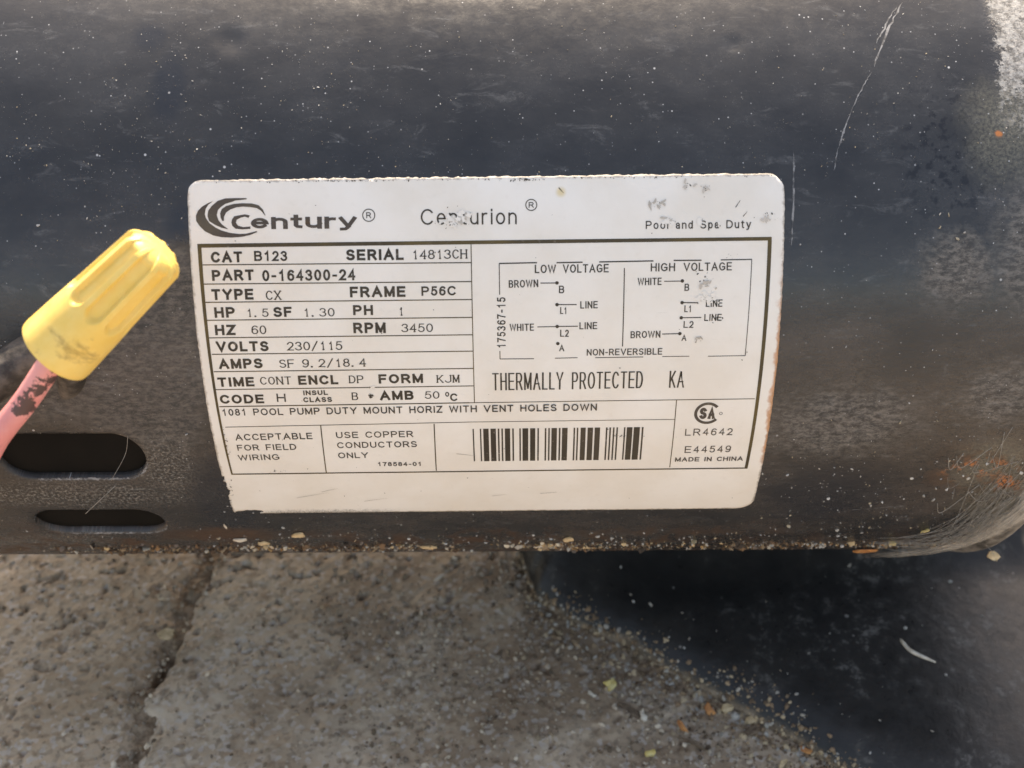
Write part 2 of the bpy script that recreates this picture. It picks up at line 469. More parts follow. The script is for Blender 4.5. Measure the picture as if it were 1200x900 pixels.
def m_base():
    k = NT('black_moulded_base'); o = k.obj()
    n = k.noise(o, 40, 6, 0.65); f = k.noise(o, 260, 6, 0.75)
    col = k.mix(k.ramp(n, 0.3, 0.7), (0.017, 0.0165, 0.016), (0.036, 0.033, 0.030))
    col = k.mix(k.m('MULTIPLY', k.ramp(n, 0.50, 0.70), k.ramp(f, 0.50, 0.64, 0, 0.5)), col, (0.27, 0.25, 0.22))
    v = k.vor(o, 240); g = k.m('ADD', v.outputs['Distance'], k.m('MULTIPLY', k.n('SeparateColor', {0: v.outputs['Color']}).outputs[0], 0.7))
    col = k.mix(k.ramp(g, 0.17, 0.11, 0, 0.55), col, (0.40, 0.37, 0.33))
    zz = k.n('SeparateXYZ', {0: o}).outputs[2]
    soil = k.ramp(k.m('ADD', zz, k.m('MULTIPLY', k.m('SUBTRACT', k.noise(o, 120, 6, 0.75), 0.5), 0.008)), 0.0036, 0.0006)
    col = k.mix(k.m('MULTIPLY', soil, 0.9), col, k.mix(k.ramp(f, 0.35, 0.65), (0.13, 0.088, 0.055), (0.34, 0.26, 0.18)))
    k.set(Base_Color=col, Roughness=k.m('ADD', k.ramp(f, 0.3, 0.7, 0.26, 0.5), k.m('MULTIPLY', soil, 0.4)), Specular_IOR_Level=0.3)
    k.bump(k.noise(o, 330, 5, 0.65), 0.4, 0.0005)
    return k.mat


SMUDGE_X = 0.0035
WIREMARKS = [((-0.00077, -0.00294, -0.00529), 0.0023), ((-0.00307, -0.00305, -0.0075), 0.002), ((-0.0066, -0.00467, -0.00907), 0.0026), ((-0.00842, -0.00492, -0.00994), 0.002)]
MAT = dict(
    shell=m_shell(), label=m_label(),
    ink=m_ink('dark_print', (0.040, 0.032, 0.024), (0.062, 0.050, 0.036), 0.55),
    logo=m_ink('grey_brown_print', (0.075, 0.060, 0.050), (0.105, 0.088, 0.062), 0.25),
    rule=m_ink('brown_border_print', (0.060, 0.046, 0.026), (0.105, 0.075, 0.028), 0.30),
    faint=m_ink('grey_stain', (0.42, 0.38, 0.33), (0.56, 0.51, 0.45), 0.3),
    inside=m_black(),
    rubber=m_simple('dusty_black_rubber', (0.026, 0.022, 0.019), (0.115, 0.098, 0.083), 240, 0.6, 0.6, 0.0005, 6),
    ring=m_simple('dusty_cast_rim', (0.05, 0.045, 0.04), (0.26, 0.24, 0.215), 260, 0.8, 0.6, 0.0006, 6),
    yellow=m_yellow(), wire=m_wire(), base=m_base(),
    slabL=m_concrete('worn_concrete_brown', (0.42, 0.298, 0.188), (0.58, 0.435, 0.295), (0.25, 0.165, 0.098)),
    slabR=m_concrete('worn_concrete_grey', (0.47, 0.35, 0.235), (0.62, 0.49, 0.35), (0.30, 0.205, 0.128)),
    soil=m_simple('joint_dirt', (0.20, 0.132, 0.080), (0.44, 0.32, 0.21), 300, 0.95, 0.9, 0.0008, 6, 0.1),
    ground=m_simple('dusty_concrete_ground', (0.25, 0.22, 0.19), (0.35, 0.32, 0.28), 6, 0.95, 0.5, 0.003, 8, 0.2),
    grit=m_vcol('mixed_grit'),
    tan=m_simple('tan_wood', (0.46, 0.32, 0.17), (0.66, 0.50, 0.30), 500, 0.75, 0.4, 0.0002),
    orange=m_simple('orange_leaf', (0.38, 0.145, 0.05), (0.60, 0.27, 0.09), 400, 0.7, 0.4, 0.0002),
    yellowbit=m_simple('yellow_petal', (0.60, 0.44, 0.13), (0.72, 0.60, 0.28), 500, 0.7, 0.3, 0.0002),
    pale=m_simple('bleached_chip', (0.50, 0.42, 0.32), (0.70, 0.63, 0.52), 500, 0.8, 0.4, 0.0002),
    brown=m_simple('dry_brown_twig', (0.10, 0.065, 0.04), (0.20, 0.14, 0.09), 500, 0.85, 0.5, 0.0003),
    web=m_simple('dusty_cobweb', (0.22, 0.205, 0.18), (0.34, 0.32, 0.29), 700, 0.95, 0.0),
    websheet=m_web(),
    fleck=m_simple('pale_fleck', (0.42, 0.40, 0.36), (0.70, 0.68, 0.63), 900, 0.85, 0.0),
    scratch=m_simple('bare_scratch', (0.06, 0.06, 0.062), (0.24, 0.24, 0.245), 800, 0.6, 0.0, 0.0003, 5, 0.4, 0.4, 0.6),
)

# ------------------------------------------------------------------ the ground: far sheet, two slabs, the dirty joint
def quad_sheet(name, half, z, mat):
    v = [(-half, -half, z), (half, -half, z), (half, half, z), (-half, half, z)]
    return mobj(name, v, [(0, 1, 2, 3)], mat, smooth=False)


ground = quad_sheet('ground', 60.0, -0.012, MAT['ground'])
ground['kind'] = 'structure'
ground['label'] = 'dusty concrete ground running on around the paving slabs'

paving = empty('paving', (0, 0, 0))
paving['kind'] = 'structure'
paving['label'] = 'worn concrete paving slabs under the motor'

JOINT = np.array([(-74, 300), (-78, 60), (-82, 20), (-86.6, -9.4), (-89.7, -23.1), (-90.5, -33.5), (-90.9, -40.7), (-92.9, -52.6), (-96.2, -61.0), (-95.8, -64.6),
                  (-92.8, -67.9), (-92.1, -75.7), (-93.0, -83.3), (-94, -110), (-100, -400)], float)


def joint_x(y):
    return np.interp(-np.asarray(y, float), -JOINT[:, 1], JOINT[:, 0]) + 2.2 * fbm(np.asarray(y) * 0.35, 0 * np.asarray(y), 5, 4)


def joint_gap(y):
    y = np.asarray(y, float)
    return 1.6 + 3.2 * np.exp(-((y + 49) / 7.0) ** 2) + 2.2 * np.exp(-((y + 22) / 8.0) ** 2) + 3.0 * fbm(y * 0.22, y * 0 + 3, 8, 4)


def slab_z(x, y, seed):
    big = 1.3 * fbm(x * 0.035, y * 0.035, seed, 4)
    mid = 0.8 * fbm(x * 0.22, y * 0.22, seed + 11, 4)
    fine = 0.55 * fbm(x * 0.85, y * 0.85, seed + 21, 3)
    p = vnoise(x * 0.33, y * 0.33, seed + 31) * 0.6 + vnoise(x * 0.9, y * 0.9, seed + 32) * 0.4
    pits = -1.0 * np.clip((p - 0.70) / 0.14, 0, 1)
    return big + mid + fine + pits


def dense_axis(lo, hi, a, b, step, coarse):
    return np.concatenate([np.arange(lo, a, coarse), np.arange(a, b, step), np.arange(b, hi + 0.01, coarse)])


def slab(name, side, mat, seed):
    ys = dense_axis(-400, 300, -104, 14, 0.55, 12)
    t = np.concatenate([np.linspace(0, 0.06, 40, endpoint=False) ** 1.0]) if False else None
    if side < 0:
        w = np.concatenate([[0, 0.15, 0.4, 0.8], np.arange(1.3, 75, 0.55), np.arange(75, 330, 15)])
    else:
        w = np.concatenate([[0, 0.15, 0.4, 0.8], np.arange(1.3, 265, 0.55), np.arange(265, 420, 15)])
    Wg, Y = np.meshgrid(w, ys, indexing='ij')
    jx = joint_x(Y) + side * joint_gap(Y) * 0.5
    X = jx + side * Wg
    Z = slab_z(X, Y, seed) - 3.0 * np.exp(-Wg / (0.9 + 1.4 * (fbm(Y * 0.2, X * 0, seed + 3, 3) + 0.5)))
    if side < 0: Z = Z - 0.9
    top = np.stack([X, Y, Z], -1).reshape(-1, 3)
    nx, ny = Wg.shape
    f = grid_faces(nx, ny)
    if side < 0: f = f[:, ::-1]
    # broken side wall down into the joint
    e = top[:ny].copy(); e2 = e.copy(); e2[:, 2] = -16; e2[:, 0] += side * 1.2
    n0 = len(top)
    wall = [(j, j + 1, n0 + j + 1, n0 + j) if side > 0 else (j + 1, j, n0 + j, n0 + j + 1) for j in range(ny - 1)]
    v = np.concatenate([top, e2]) * MM
    return mobj(name, v, list(map(tuple, f)) + wall, mat, paving)


slab('paving_slab', -1, MAT['slabL'], 3)['label'] = 'browner slab left of the joint'
slab('paving_slab', 1, MAT['slabR'], 40)['label'] = 'greyer gritty slab right of the joint'

# dirt packed in the joint, with an open hole where the chip lies
ys = dense_axis(-400, 300, -104, 14, 0.7, 12)
w = np.linspace(-9, 9, 40)
Wg, Y = np.meshgrid(w, ys, indexing='ij')
X = joint_x(Y) + Wg
Z = -1.9 + 2.2 * fbm(X * 0.3, Y * 0.3, 77, 4) + 1.2 * fbm(X * 1.1, Y * 1.1, 78, 3) - 6.5 * np.exp(-((Y + 50) / 6.0) ** 4)
mobj('joint_dirt', np.stack([X, Y, Z], -1).reshape(-1, 3) * MM, grid_faces(*Wg.shape), MAT['soil'], paving)


def ground_z(x, y):
    x = np.asarray(x, float); y = np.asarray(y, float)
    l = slab_z(x, y, 3) - 0.9; r = slab_z(x, y, 40)
    return np.where(x < joint_x(y), l, r)


# ------------------------------------------------------------------ moulded base under the motor's right half
BASE = [(2.0, 40), (3.0, 10), (4.6, -9.6), (6.1, -14.5), (7.9, -24.0), (12.6, -32.3), (26.5, -41.8), (39.8, -50.9), (54.5, -62.5), (68.3, -73.4), (79.6, -82.5), (93.6, -94.7), (112, -108), (150, -128)]
bo = catmull(BASE, 10)
bo = bo + np.stack([fbm(np.arange(len(bo)) * .22, np.zeros(len(bo)), 61, 3), fbm(np.arange(len(bo)) * .22, np.ones(len(bo)) * 5, 62, 3)], -1) * 1.6
bw = np.concatenate([np.linspace(0, 12, 26), np.linspace(13, 120, 60)])
tg = np.gradient(bo, axis=0); tg /= np.linalg.norm(tg, axis=1)[:, None]
bn = np.stack([-tg[:, 1], tg[:, 0]], -1)
bn = np.repeat(np.array([[0.62, 0.785]]), len(bo), 0)
P3 = bo[:, None, :] + bw[None, :, None] * bn[:, None, :]
hh = 11.0 * (1 - np.exp(-bw / 8.0)) ** 0.75
hz = hh[None, :] + 0.5 * fbm(P3[..., 0] * 0.08, P3[..., 1] * 0.08, 60, 3)
sad = H - np.sqrt(np.clip((R + 0.4) ** 2 - np.clip(P3[..., 1], -60, 60) ** 2, 100, None)) - 0.3       # just under the shell
lift = np.clip((P3[..., 1] + 34) / 30, 0, 1) ** 2
hz = np.minimum(hz + lift * 22, np.where(np.abs(P3[..., 1]) < 45, sad, 40))
hz[:, 0] = -3
bv = np.concatenate([P3, hz[..., None]], -1).reshape(-1, 3) * MM
mb = mobj('motor_base', bv, grid_faces(len(bo), len(bw)), MAT['base'], origin=(0.06, -0.03, 0.0))
tag(mb, 'smooth black moulded base on the paving under the right half of the motor', 'base')

# ------------------------------------------------------------------ the motor
motor = empty('electric_motor', (0.0, 0.0, (H - R) * MM), 'black painted cylindrical pool pump motor with a white rating label', 'motor')

SLOTS = [(-101.5, -71.8, 41.7, 54.3), (-101.0, -73.0, 66.2, 77.8)]


def sd_slot(s, a, q):
    s0, s1, a0, a1 = q
    r = (a1 - a0) / 2; ac = (a0 + a1) / 2
    dx = np.maximum(np.maximum(s0 + r - s, s - (s1 - r)), 0)
    return np.sqrt(dx ** 2 + (a - ac) ** 2) - r


def sd_slots(s, a):
    return np.minimum(sd_slot(s, a, SLOTS[0]), sd_slot(s, a, SLOTS[1])) + 0.12 * fbm(np.asarray(s) * 0.6, np.asarray(a) * 0.6, 90, 3)


def shell_off(s, a):
    o = 0.10 * fbm(s * 0.03, a * 0.03, 12, 3) + 0.03 * fbm(s * 0.2, a * 0.2, 13, 3)
    for s0, a0, r, d in [(44.4, -36.0, 1.4, 0.45), (-50.6, -37.0, 2.6, 0.35), (40, -30, 6, 0.1), (-20, -25, 9, 0.12)]:
        q = ((s - s0) ** 2 + (a - a0) ** 2) / r ** 2
        o = o - d * np.exp(-q) + 0.25 * d * np.exp(-((np.sqrt(q) - 1.4) / 0.35) ** 2)
    q = sd_slots(s, a)
    o = o - 0.45 * np.exp(-np.clip(q, 0, None) / 0.7)
    return o


def snapped_grid(us, vs_, sd):
    """grid over a hole or patch outline: cells with sd<0 dropped, rim vertices moved onto sd=0"""
    U, V = np.meshgrid(us, vs_, indexing='ij')
    nx, ny = U.shape
    f = grid_faces(nx, ny)
    cu = U.ravel()[f].mean(1); cv = V.ravel()[f].mean(1)
    keep = sd(cu, cv) > 0
    fk = f[keep]
    used = np.zeros(nx * ny, bool); used[fk.ravel()] = True
    near = np.zeros(nx * ny, bool); near[f[~keep].ravel()] = True
    rim = used & near
    u = U.ravel().copy(); v = V.ravel().copy(); e = 1e-3
    for _ in range(4):
        d = sd(u[rim], v[rim])
        gx = (sd(u[rim] + e, v[rim]) - d) / e; gy = (sd(u[rim], v[rim] + e) - d) / e
        g = gx * gx + gy * gy + 1e-6
        u[rim] -= np.clip(d * gx / g, -0.6, 0.6); v[rim] -= np.clip(d * gy / g, -0.6, 0.6)
    return u, v, fk, rim


def rim_edges(fk, rim):
    """directed edges lying on the snapped rim (used by one kept face only)"""
    ed = {}
    for q in fk[np.all(np.ones_like(fk, bool), 1) & (rim[fk].sum(1) >= 2)]:
        for i in range(4):
            a, b = int(q[i]), int(q[(i + 1) % 4])
            ed[(a, b)] = 1
    return [(a, b) for (a, b) in ed if (b, a) not in ed and rim[a] and rim[b]]


us = np.concatenate([np.arange(-150, -126, 2.0), np.arange(-126, -66, 0.6), np.arange(-66, 112.1, 1.2)])
half = math.pi * R
va = np.concatenate([np.linspace(-half, -62, 40, endpoint=False), np.arange(-62, 38, 1.3), np.arange(38, 82, 0.6), np.arange(82, 118, 1.3), np.linspace(118, half, 30)])
u, v, fk, rim = snapped_grid(us, va, sd_slots)
off = shell_off(u, v)
pts = shell_pt(u, v, off)
# rim walls of the slots: pressed inwards by the sheet's thickness
re_ = rim_edges(fk, rim)
ids = sorted({i for e in re_ for i in e}); mp = {i: len(u) + j for j, i in enumerate(ids)}
ida = np.array(ids)
inner = shell_pt(u[ida], v[ida], off[ida] - 1.7)
faces = [tuple(q) for q in fk] + [(b, a, mp[a], mp[b]) for a, b in re_]
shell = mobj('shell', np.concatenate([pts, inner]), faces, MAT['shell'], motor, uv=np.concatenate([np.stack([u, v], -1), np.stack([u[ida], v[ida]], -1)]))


def lathe(profile, n=120, a0=0.0, a1=2 * math.pi):
    """profile: (s mm, r mm) about the motor axis"""
    th = np.linspace(a0, a1, n)
    pr = np.array(profile, float)
    v = np.stack([np.repeat(pr[:, 0][:, None], n, 1), pr[:, 1][:, None] * np.cos(th)[None], H + pr[:, 1][:, None] * np.sin(th)[None]], -1)
    return v.reshape(-1, 3) * MM, grid_faces(len(pr), n)


v, f = lathe([(-148, 50), (-60, 50), (-60, 30)]); mobj('stator', v, f, MAT['inside'], motor)
v, f = lathe([(-62, R - 1.8), (-149, R - 1.8)]); mobj('shell_lining', v, f, MAT['inside'], motor)
v, f = lathe([(109.5, R - 0.3), (110.0, R + 0.3), (111, R + 0.8), (112.6, R + 1.0), (114.2, R + 0.8), (115.2, R + 0.2), (115.6, R - 2), (116.5, R - 4)], 200)
mobj('end_rim', v, f, MAT['ring'], motor)['label'] = 'dusty pale cast rim at the right end'
v, f = lathe([(116.4, R - 3.5), (124, R - 5), (138, R - 12), (148, R - 30), (150, 12), (150, 0.1)], 96); mobj('end_bell', v, f, MAT['shell'], motor, uv=np.zeros((len(v), 2)) + 30)
v, f = lathe([(-149.5, R - 0.5), (-156, R - 1.5), (-166, R - 12), (-170, R - 34), (-171, 0.1)], 96); mobj('end_cover', v, f, MAT['inside'], motor)


# thin ribbons lying on the shell: scratches, threads
def surf_ribbon(mesh, pts, w, off=0.05, n=6, jit=0.0, conv=None):
    p = catmull(pts, n); t = np.gradient(p, axis=0); t /= np.linalg.norm(t, axis=1)[:, None] + 1e-9
    nn = np.stack([-t[:, 1], t[:, 0]], -1)
    if jit: p = p + nn * (rng.random(len(p))[:, None] - 0.5) * jit
    ww = np.broadcast_to(np.asarray(w, float), (len(p),)) * (0.45 + 0.9 * rng.random(len(p)))
    ww = ww * np.clip(np.minimum(np.arange(len(p)), np.arange(len(p))[::-1]) / 2.0 + 0.15, 0, 1)
    a = p + nn * ww[:, None] / 2; b = p - nn * ww[:, None] / 2
    cv = conv or (lambda q: shell_pt(q[:, 0], q[:, 1], off + shell_off(q[:, 0], q[:, 1])))
    k = len(p)
    mesh.add(np.concatenate([cv(a), cv(b)]), [(i, i + 1, k + i + 1, k + i) for i in range(k - 1)])


m = Mesh()
surf_ribbon(m, [(77.7, -45.6), (75, -41), (72.2, -35.2), (70.6, -31)], 0.42, jit=0.35)
surf_ribbon(m, [(76.6, -45.0), (74.2, -41), (71.4, -36)], 0.28, jit=0.4)
m.build('scratch', MAT['scratch'], motor)['label'] = 'broad double scratch at the top of the long one'
m = Mesh()
surf_ribbon(m, [(70, -30), (68.8, -28.1), (67.2, -25.2), (65.7, -22.2), (63.4, -16.4), (62.6, -13.6), (62.1, -10.8)], 0.2, jit=0.16)
surf_ribbon(m, [(64.4, -19), (63.8, -17.4), (63.2, -15.5)], 0.35, jit=0.2)
m.build('scratch', MAT['scratch'], motor)['label'] = 'long pale scratch running down the paint right of the label'
m = Mesh()
surf_ribbon(m, [(74.9, 67.6), (79, 67.0), (84, 66.2), (86.5, 65.9)], 0.22, jit=0.1)
m.build('scratch', MAT['scratch'], motor)['label'] = 'short pale scratch low on the motor near the right end'
m = Mesh()
surf_ribbon(m, [(54.6, -14.6), (54.6, -8), (54.5, -2), (54.4, 3)], 0.32, jit=0.12)
m.build('scratch', MAT['scratch'], motor)['label'] = 'scuff along the right edge of the label'

for i, (s0, s1, a0, a1) in enumerate(SLOTS[:2]):
    m = Mesh(); r_ = (a1 - a0) / 2; ac = (a0 + a1) / 2
    arcp = [(s1 - r_ + (r_ + .35) * math.cos(t), ac + (r_ + .35) * math.sin(t)) for t in np.radians(np.linspace(15, 90, 8))] + [(x_, a1 + .3) for x_ in np.linspace(s1 - r_ - 2, s0 + r_, 12)]
    surf_ribbon(m, arcp, 0.42, off=0.03, n=5, jit=0.3)
    m.build('slot_lip', MAT['scratch'], motor)['label'] = 'pale chipped lower lip of the %s vent slot' % ('upper', 'lower')[i]

# ------------------------------------------------------------------ rating label
LU0, LU1, LV0, LV1 = -2.2, 108.35, -12.1, 64.7


def sd_label(u, v):
    rc = np.where(v > 40, np.where(u > 50, 3.6, 1.0), np.where(u > 50, 3.4, 2.6))
    cu, cv = (LU0 + LU1) / 2, (LV0 + LV1) / 2
    qx = np.abs(u - cu) - (LU1 - LU0) / 2 + rc; qy = np.abs(v - cv) - (LV1 - LV0) / 2 + rc
    d = np.sqrt(np.maximum(qx, 0) ** 2 + np.maximum(qy, 0) ** 2) + np.minimum(np.maximum(qx, qy), 0) - rc
    rag = 0.12 + 0.14 * np.clip((-10.5 - v) / 1.5, 0, 1) * np.clip((u - 2) / 10, 0, 1)
    d = d + rag * (fbm(u * 1.3, v * 1.3, 33, 3)) * 2
    tear = np.sqrt(((u - 1.4 - 0.6 * (64 - v)) / 2.9) ** 2 + ((v - 64.0) / 0.75) ** 2) - 1 + 0.9 * fbm(u * 1.1, v * 1.1, 44, 3)
    bl = np.sqrt(((u + 2.3) / 0.7) ** 2 + ((v - 55) / 3.5) ** 2) - 1 + 1.6 * fbm(u * 1.6, v * 1.6, 45, 3)
    return -np.maximum(np.maximum(d, -tear * 0.8), -bl * 0.5)


u, v, fk, rim = snapped_grid(np.arange(-3.0, 109.3, 0.42), np.arange(-13.0, 66.0, 0.42), sd_label)


def label_lift(u, v):
    return 0.04 + 0.05 * fbm(np.asarray(u) * 0.08, np.asarray(v) * 0.08, 51, 3)


pts = label_pt(u, v, label_lift(u, v) + 0.10)
re_ = rim_edges(fk, rim)
ids = sorted({i for e in re_ for i in e}); mp = {i: len(u) + j for j, i in enumerate(ids)}; ida = np.array(ids)
skirt = label_pt(u[ida], v[ida], -0.1)
faces = [tuple(q) for q in fk] + [(b, a, mp[a], mp[b]) for a, b in re_]
lab = mobj('rating_label', np.concatenate([pts, skirt]), faces, MAT['label'], motor, uv=np.concatenate([np.stack([u, v], -1), np.stack([u[ida], v[ida]], -1)]))
# drop the unused grid points
bpy.context.view_layer.update()
lab['label'] = 'off-white printed rating label with a bordered table and barcode'
INK = 0.045


def ink_pt(q, lift=0.0):
    q = np.asarray(q, float)
    return label_pt(q[:, 0], q[:, 1], label_lift(q[:, 0], q[:, 1]) + 0.10 + INK + lift)


def ink_strip(mesh, p0, p1, w, step=1.0, w1=None, lift=0.0):
    p0 = np.array(p0, float); p1 = np.array(p1, float); d = p1 - p0; L = np.linalg.norm(d)
    n = max(2, int(L / step) + 1); t = np.linspace(0, 1, n)[:, None]; d /= L
    nn = np.array([-d[1], d[0]]); c = p0 + (p1 - p0) * t
    ww = (w + ((w1 if w1 is not None else w) - w) * t) / 2
    mesh.add(np.concatenate([ink_pt(c + nn * ww, lift), ink_pt(c - nn * ww, lift)]), [(i, n + i, n + i + 1, i + 1) for i in range(n - 1)])


def ink_path(mesh, pts, w, closed=False, wy=1.0, ext=0.0, lift=0.0):
    """mitred stroke in label mm; wy scales the width of horizontal runs"""
    p = np.asarray(pts, float)
    k = len(p)
    if k < 2: return
    if not closed and ext:
        a = p[0] - p[1]; b = p[-1] - p[-2]
        p = p.copy(); p[0] = p[0] + a / np.linalg.norm(a) * ext; p[-1] = p[-1] + b / np.linalg.norm(b) * ext
    A = []; B = []
    for i in range(k):
        i0 = (i - 1) % k if closed else max(i - 1, 0); i1 = (i + 1) % k if closed else min(i + 1, k - 1)
        d0 = p[i] - p[i0]; d1 = p[i1] - p[i]
        if np.linalg.norm(d0) < 1e-9: d0 = d1
        if np.linalg.norm(d1) < 1e-9: d1 = d0
        d0 = d0 / np.linalg.norm(d0); d1 = d1 / np.linalg.norm(d1)
        n0 = np.array([-d0[1], d0[0]]); n1 = np.array([-d1[1], d1[0]])
        mnv = n0 + n1; l = np.linalg.norm(mnv)
        if l < 0.35: mnv = n0 * 1.0
        else:
            mnv = mnv / l; mnv = mnv / max(np.dot(mnv, n0), 0.42)
        o = mnv * w / 2 * np.array([1.0, wy])
        A.append(p[i] + o); B.append(p[i] - o)
    f = [(i, k + i, k + i + 1, i + 1) for i in range(k - 1)]
    if closed: f.append((k - 1, 2 * k - 1, k, 0))
    mesh.add(ink_pt(np.array(A + B), lift), f)


def ink_poly(mesh, pts, lift=0.0):
    """filled outline, triangulated by Blender's tessellator"""
    from mathutils.geometry import tessellate_polygon
    tri = tessellate_polygon([[Vector((x, -y, 0)) for x, y in pts]])
    mesh.add(ink_pt(pts, lift), tri)


# single-stroke alphabet: (width, strokes) with cap height 1
def arc(cx, cy, rx, ry, a0, a1, n=14):
    t = np.radians(np.linspace(a0, a1, n)); return [(cx + rx * math.cos(q), cy + ry * math.sin(q)) for q in t]


def loop(cx, cy, rx, ry, n=24): return ['o'] + arc(cx, cy, rx, ry, 0, 360 * (n - 1) / n, n)


FONT = {
    'A': (.86, [[(0, 0), (.43, 1), (.86, 0)], [(.15, .34), (.71, .34)]]),
    'B': (.70, [[(0, .53), (.42, .53)] + arc(.42, .265, .28, .265, 90, -90) + [(0, 0), (0, 1), (.40, 1)] + arc(.40, .765, .25, .235, 90, -90)]),
    'C': (.78, [arc(.42, .5, .42, .5, 40, 320, 22)]),
    'D': (.76, [[(0, 0), (0, 1), (.32, 1)] + arc(.32, .5, .44, .5, 90, -90, 18) + [(0, 0)]]),
    'E': (.66, [[(.66, 1), (0, 1), (0, 0), (.66, 0)], [(0, .52), (.60, .52)]]),
    'F': (.62, [[(.62, 1), (0, 1), (0, 0)], [(0, .50), (.54, .50)]]),
    'G': (.84, [arc(.42, .5, .42, .5, 42, 305, 22) + [(.82, .16), (.82, .46), (.48, .46)]]),
    'H': (.72, [[(0, 0), (0, 1)], [(.72, 0), (.72, 1)], [(0, .52), (.72, .52)]]),
    'I': (.02, [[(.01, 0), (.01, 1)]]),
    'J': (.50, [[(.50, 1), (.50, .27)] + arc(.25, .27, .25, .27, 0, -165)]),
    'K': (.74, [[(0, 0), (0, 1)], [(.70, 1), (0, .36)], [(.24, .58), (.74, 0)]]),
    'L': (.58, [[(0, 1), (0, 0), (.58, 0)]]),
    'M': (.86, [[(0, 0), (0, 1)], [(0, 1), (.43, .08)], [(.43, .08), (.86, 1)], [(.86, 1), (.86, 0)]]),
    'N': (.72, [[(0, 0), (0, 1)], [(0, 1), (.72, 0)], [(.72, 0), (.72, 1)]]),
    'O': (.84, [loop(.42, .5, .42, .5)]),
    'P': (.68, [[(0, 0), (0, 1), (.40, 1)] + arc(.40, .73, .28, .27, 90, -90) + [(0, .46)]]),
    'R': (.74, [[(0, 0), (0, 1), (.42, 1)] + arc(.42, .74, .27, .26, 90, -90) + [(0, .48)], [(.40, .48), (.74, 0)]]),
    'S': (.68, [arc(.34, .755, .31, .245, 25, 270, 16) + arc(.34, .255, .34, .255, 90, -155, 16)[1:]]),
    'T': (.72, [[(0, 1), (.72, 1)], [(.36, 1), (.36, 0)]]),
    'U': (.72, [[(0, 1), (0, .34)] + arc(.36, .34, .36, .34, 180, 360, 16) + [(.72, 1)]]),
    'V': (.84, [[(0, 1), (.42, 0), (.84, 1)]]),
    'W': (1.16, [[(0, 1), (.27, 0), (.58, .96), (.89, 0), (1.16, 1)]]),
    'X': (.74, [[(0, 0), (.74, 1)], [(0, 1), (.74, 0)]]),
    'Y': (.80, [[(0, 1), (.40, .44), (.80, 1)], [(.40, .44), (.40, 0)]]),
    'Z': (.68, [[(0, 1), (.68, 1), (0, 0), (.68, 0)]]),
    '0': (.54, [loop(.27, .5, .27, .5)]),
    '1': (.54, [[(.10, .76), (.22, .84), (.32, 1), (.32, 0)]]),
    '2': (.54, [arc(.27, .71, .26, .29, 165, -38, 14) + [(0, 0), (.54, 0)]]),
    '3': (.54, [arc(.26, .76, .24, .24, 160, -80, 14) + arc(.25, .265, .29, .265, 80, -160, 14)]),
    '4': (.56, [[(.42, 0), (.42, 1), (0, .30), (.56, .30)]]),
    '5': (.54, [[(.50, 1), (.11, 1), (.04, .50)] + arc(.26, .33, .28, .33, 128, -155, 16)]),
    '6': (.54, [loop(.27, .31, .27, .31, 20), [(.02, .36)] + arc(.32, .52, .31, .48, 180, 48, 12)]),
    '7': (.54, [[(0, 1), (.54, 1), (.34, .62), (.20, 0)]]),
    '8': (.54, [loop(.27, .765, .22, .235, 18), loop(.27, .27, .27, .27, 20)]),
    '9': (.54, [loop(.27, .69, .27, .31, 20), [(.52, .64)] + arc(.22, .48, .31, .48, 0, -132, 12)]),
    '-': (.34, [[(.02, .42), (.32, .42)]]),
    '/': (.40, [[(0, -.08), (.40, 1.06)]]),
    '.': (.12, [[(.04, .0), (.04, .06)]]),
    ' ': (.36, []),
    'a': (.48, [[(.03, .53)] + arc(.23, .50, .20, .22, 150, 0, 10) + [(.45, 0)], loop(.22, .20, .20, .20, 16)]),
    'd': (.50, [loop(.23, .36, .23, .36, 18), [(.48, 0), (.48, 1)]]),
    'e': (.54, [[(.02, .38), (.53, .38)] + arc(.27, .36, .26, .36, 6, 318, 20)]),
    'i': (.02, [[(.01, 0), (.01, .72)], [(.01, .92), (.01, 1)]]),
    'l': (.02, [[(.01, 0), (.01, 1)]]),
    'n': (.48, [[(0, 0), (0, .72)], [(0, .44)] + arc(.24, .46, .24, .26, 170, 0, 12) + [(.48, 0)]]),
    'o': (.54, [loop(.27, .36, .27, .36, 20)]),
    'p': (.50, [[(.02, -.27), (.02, .72)], loop(.27, .36, .23, .36, 18)]),
    'r': (.30, [[(0, 0), (0, .72)], [(0, .42)] + arc(.24, .46, .24, .26, 170, 78, 8)]),
    't': (.32, [[(.14, .92), (.14, .14), (.20, .02), (.31, .0)], [(0, .72), (.30, .72)]]),
    'u': (.48, [[(0, .72), (0, .28)] + arc(.24, .28, .24, .28, 180, 350, 12), [(.48, .72), (.48, 0)]]),
    'y': (.52, [[(0, .72), (.27, .02)], [(.52, .72), (.24, -.12), (.16, -.24), (.02, -.25)]]),
}
#        stroke/cap height, letter gap, serif, horizontal thinning
STYLE = {'b': (.235, .22, 0, .92), 'm': (.19, .20, 0, .95), 'r': (.15, .23, 0, 1.0), 'r2': (.14, .25, 0, 1.0), 'l': (.125, .30, 0, 1.0), 'c': (.104, .23, 0, 1.0),
         'k': (.155, .20, 0, .88), 'x': (.085, .21, 0, .8), 's': (.14, .26, 1, .7), 'E': (.31, .10, 0, .58)}


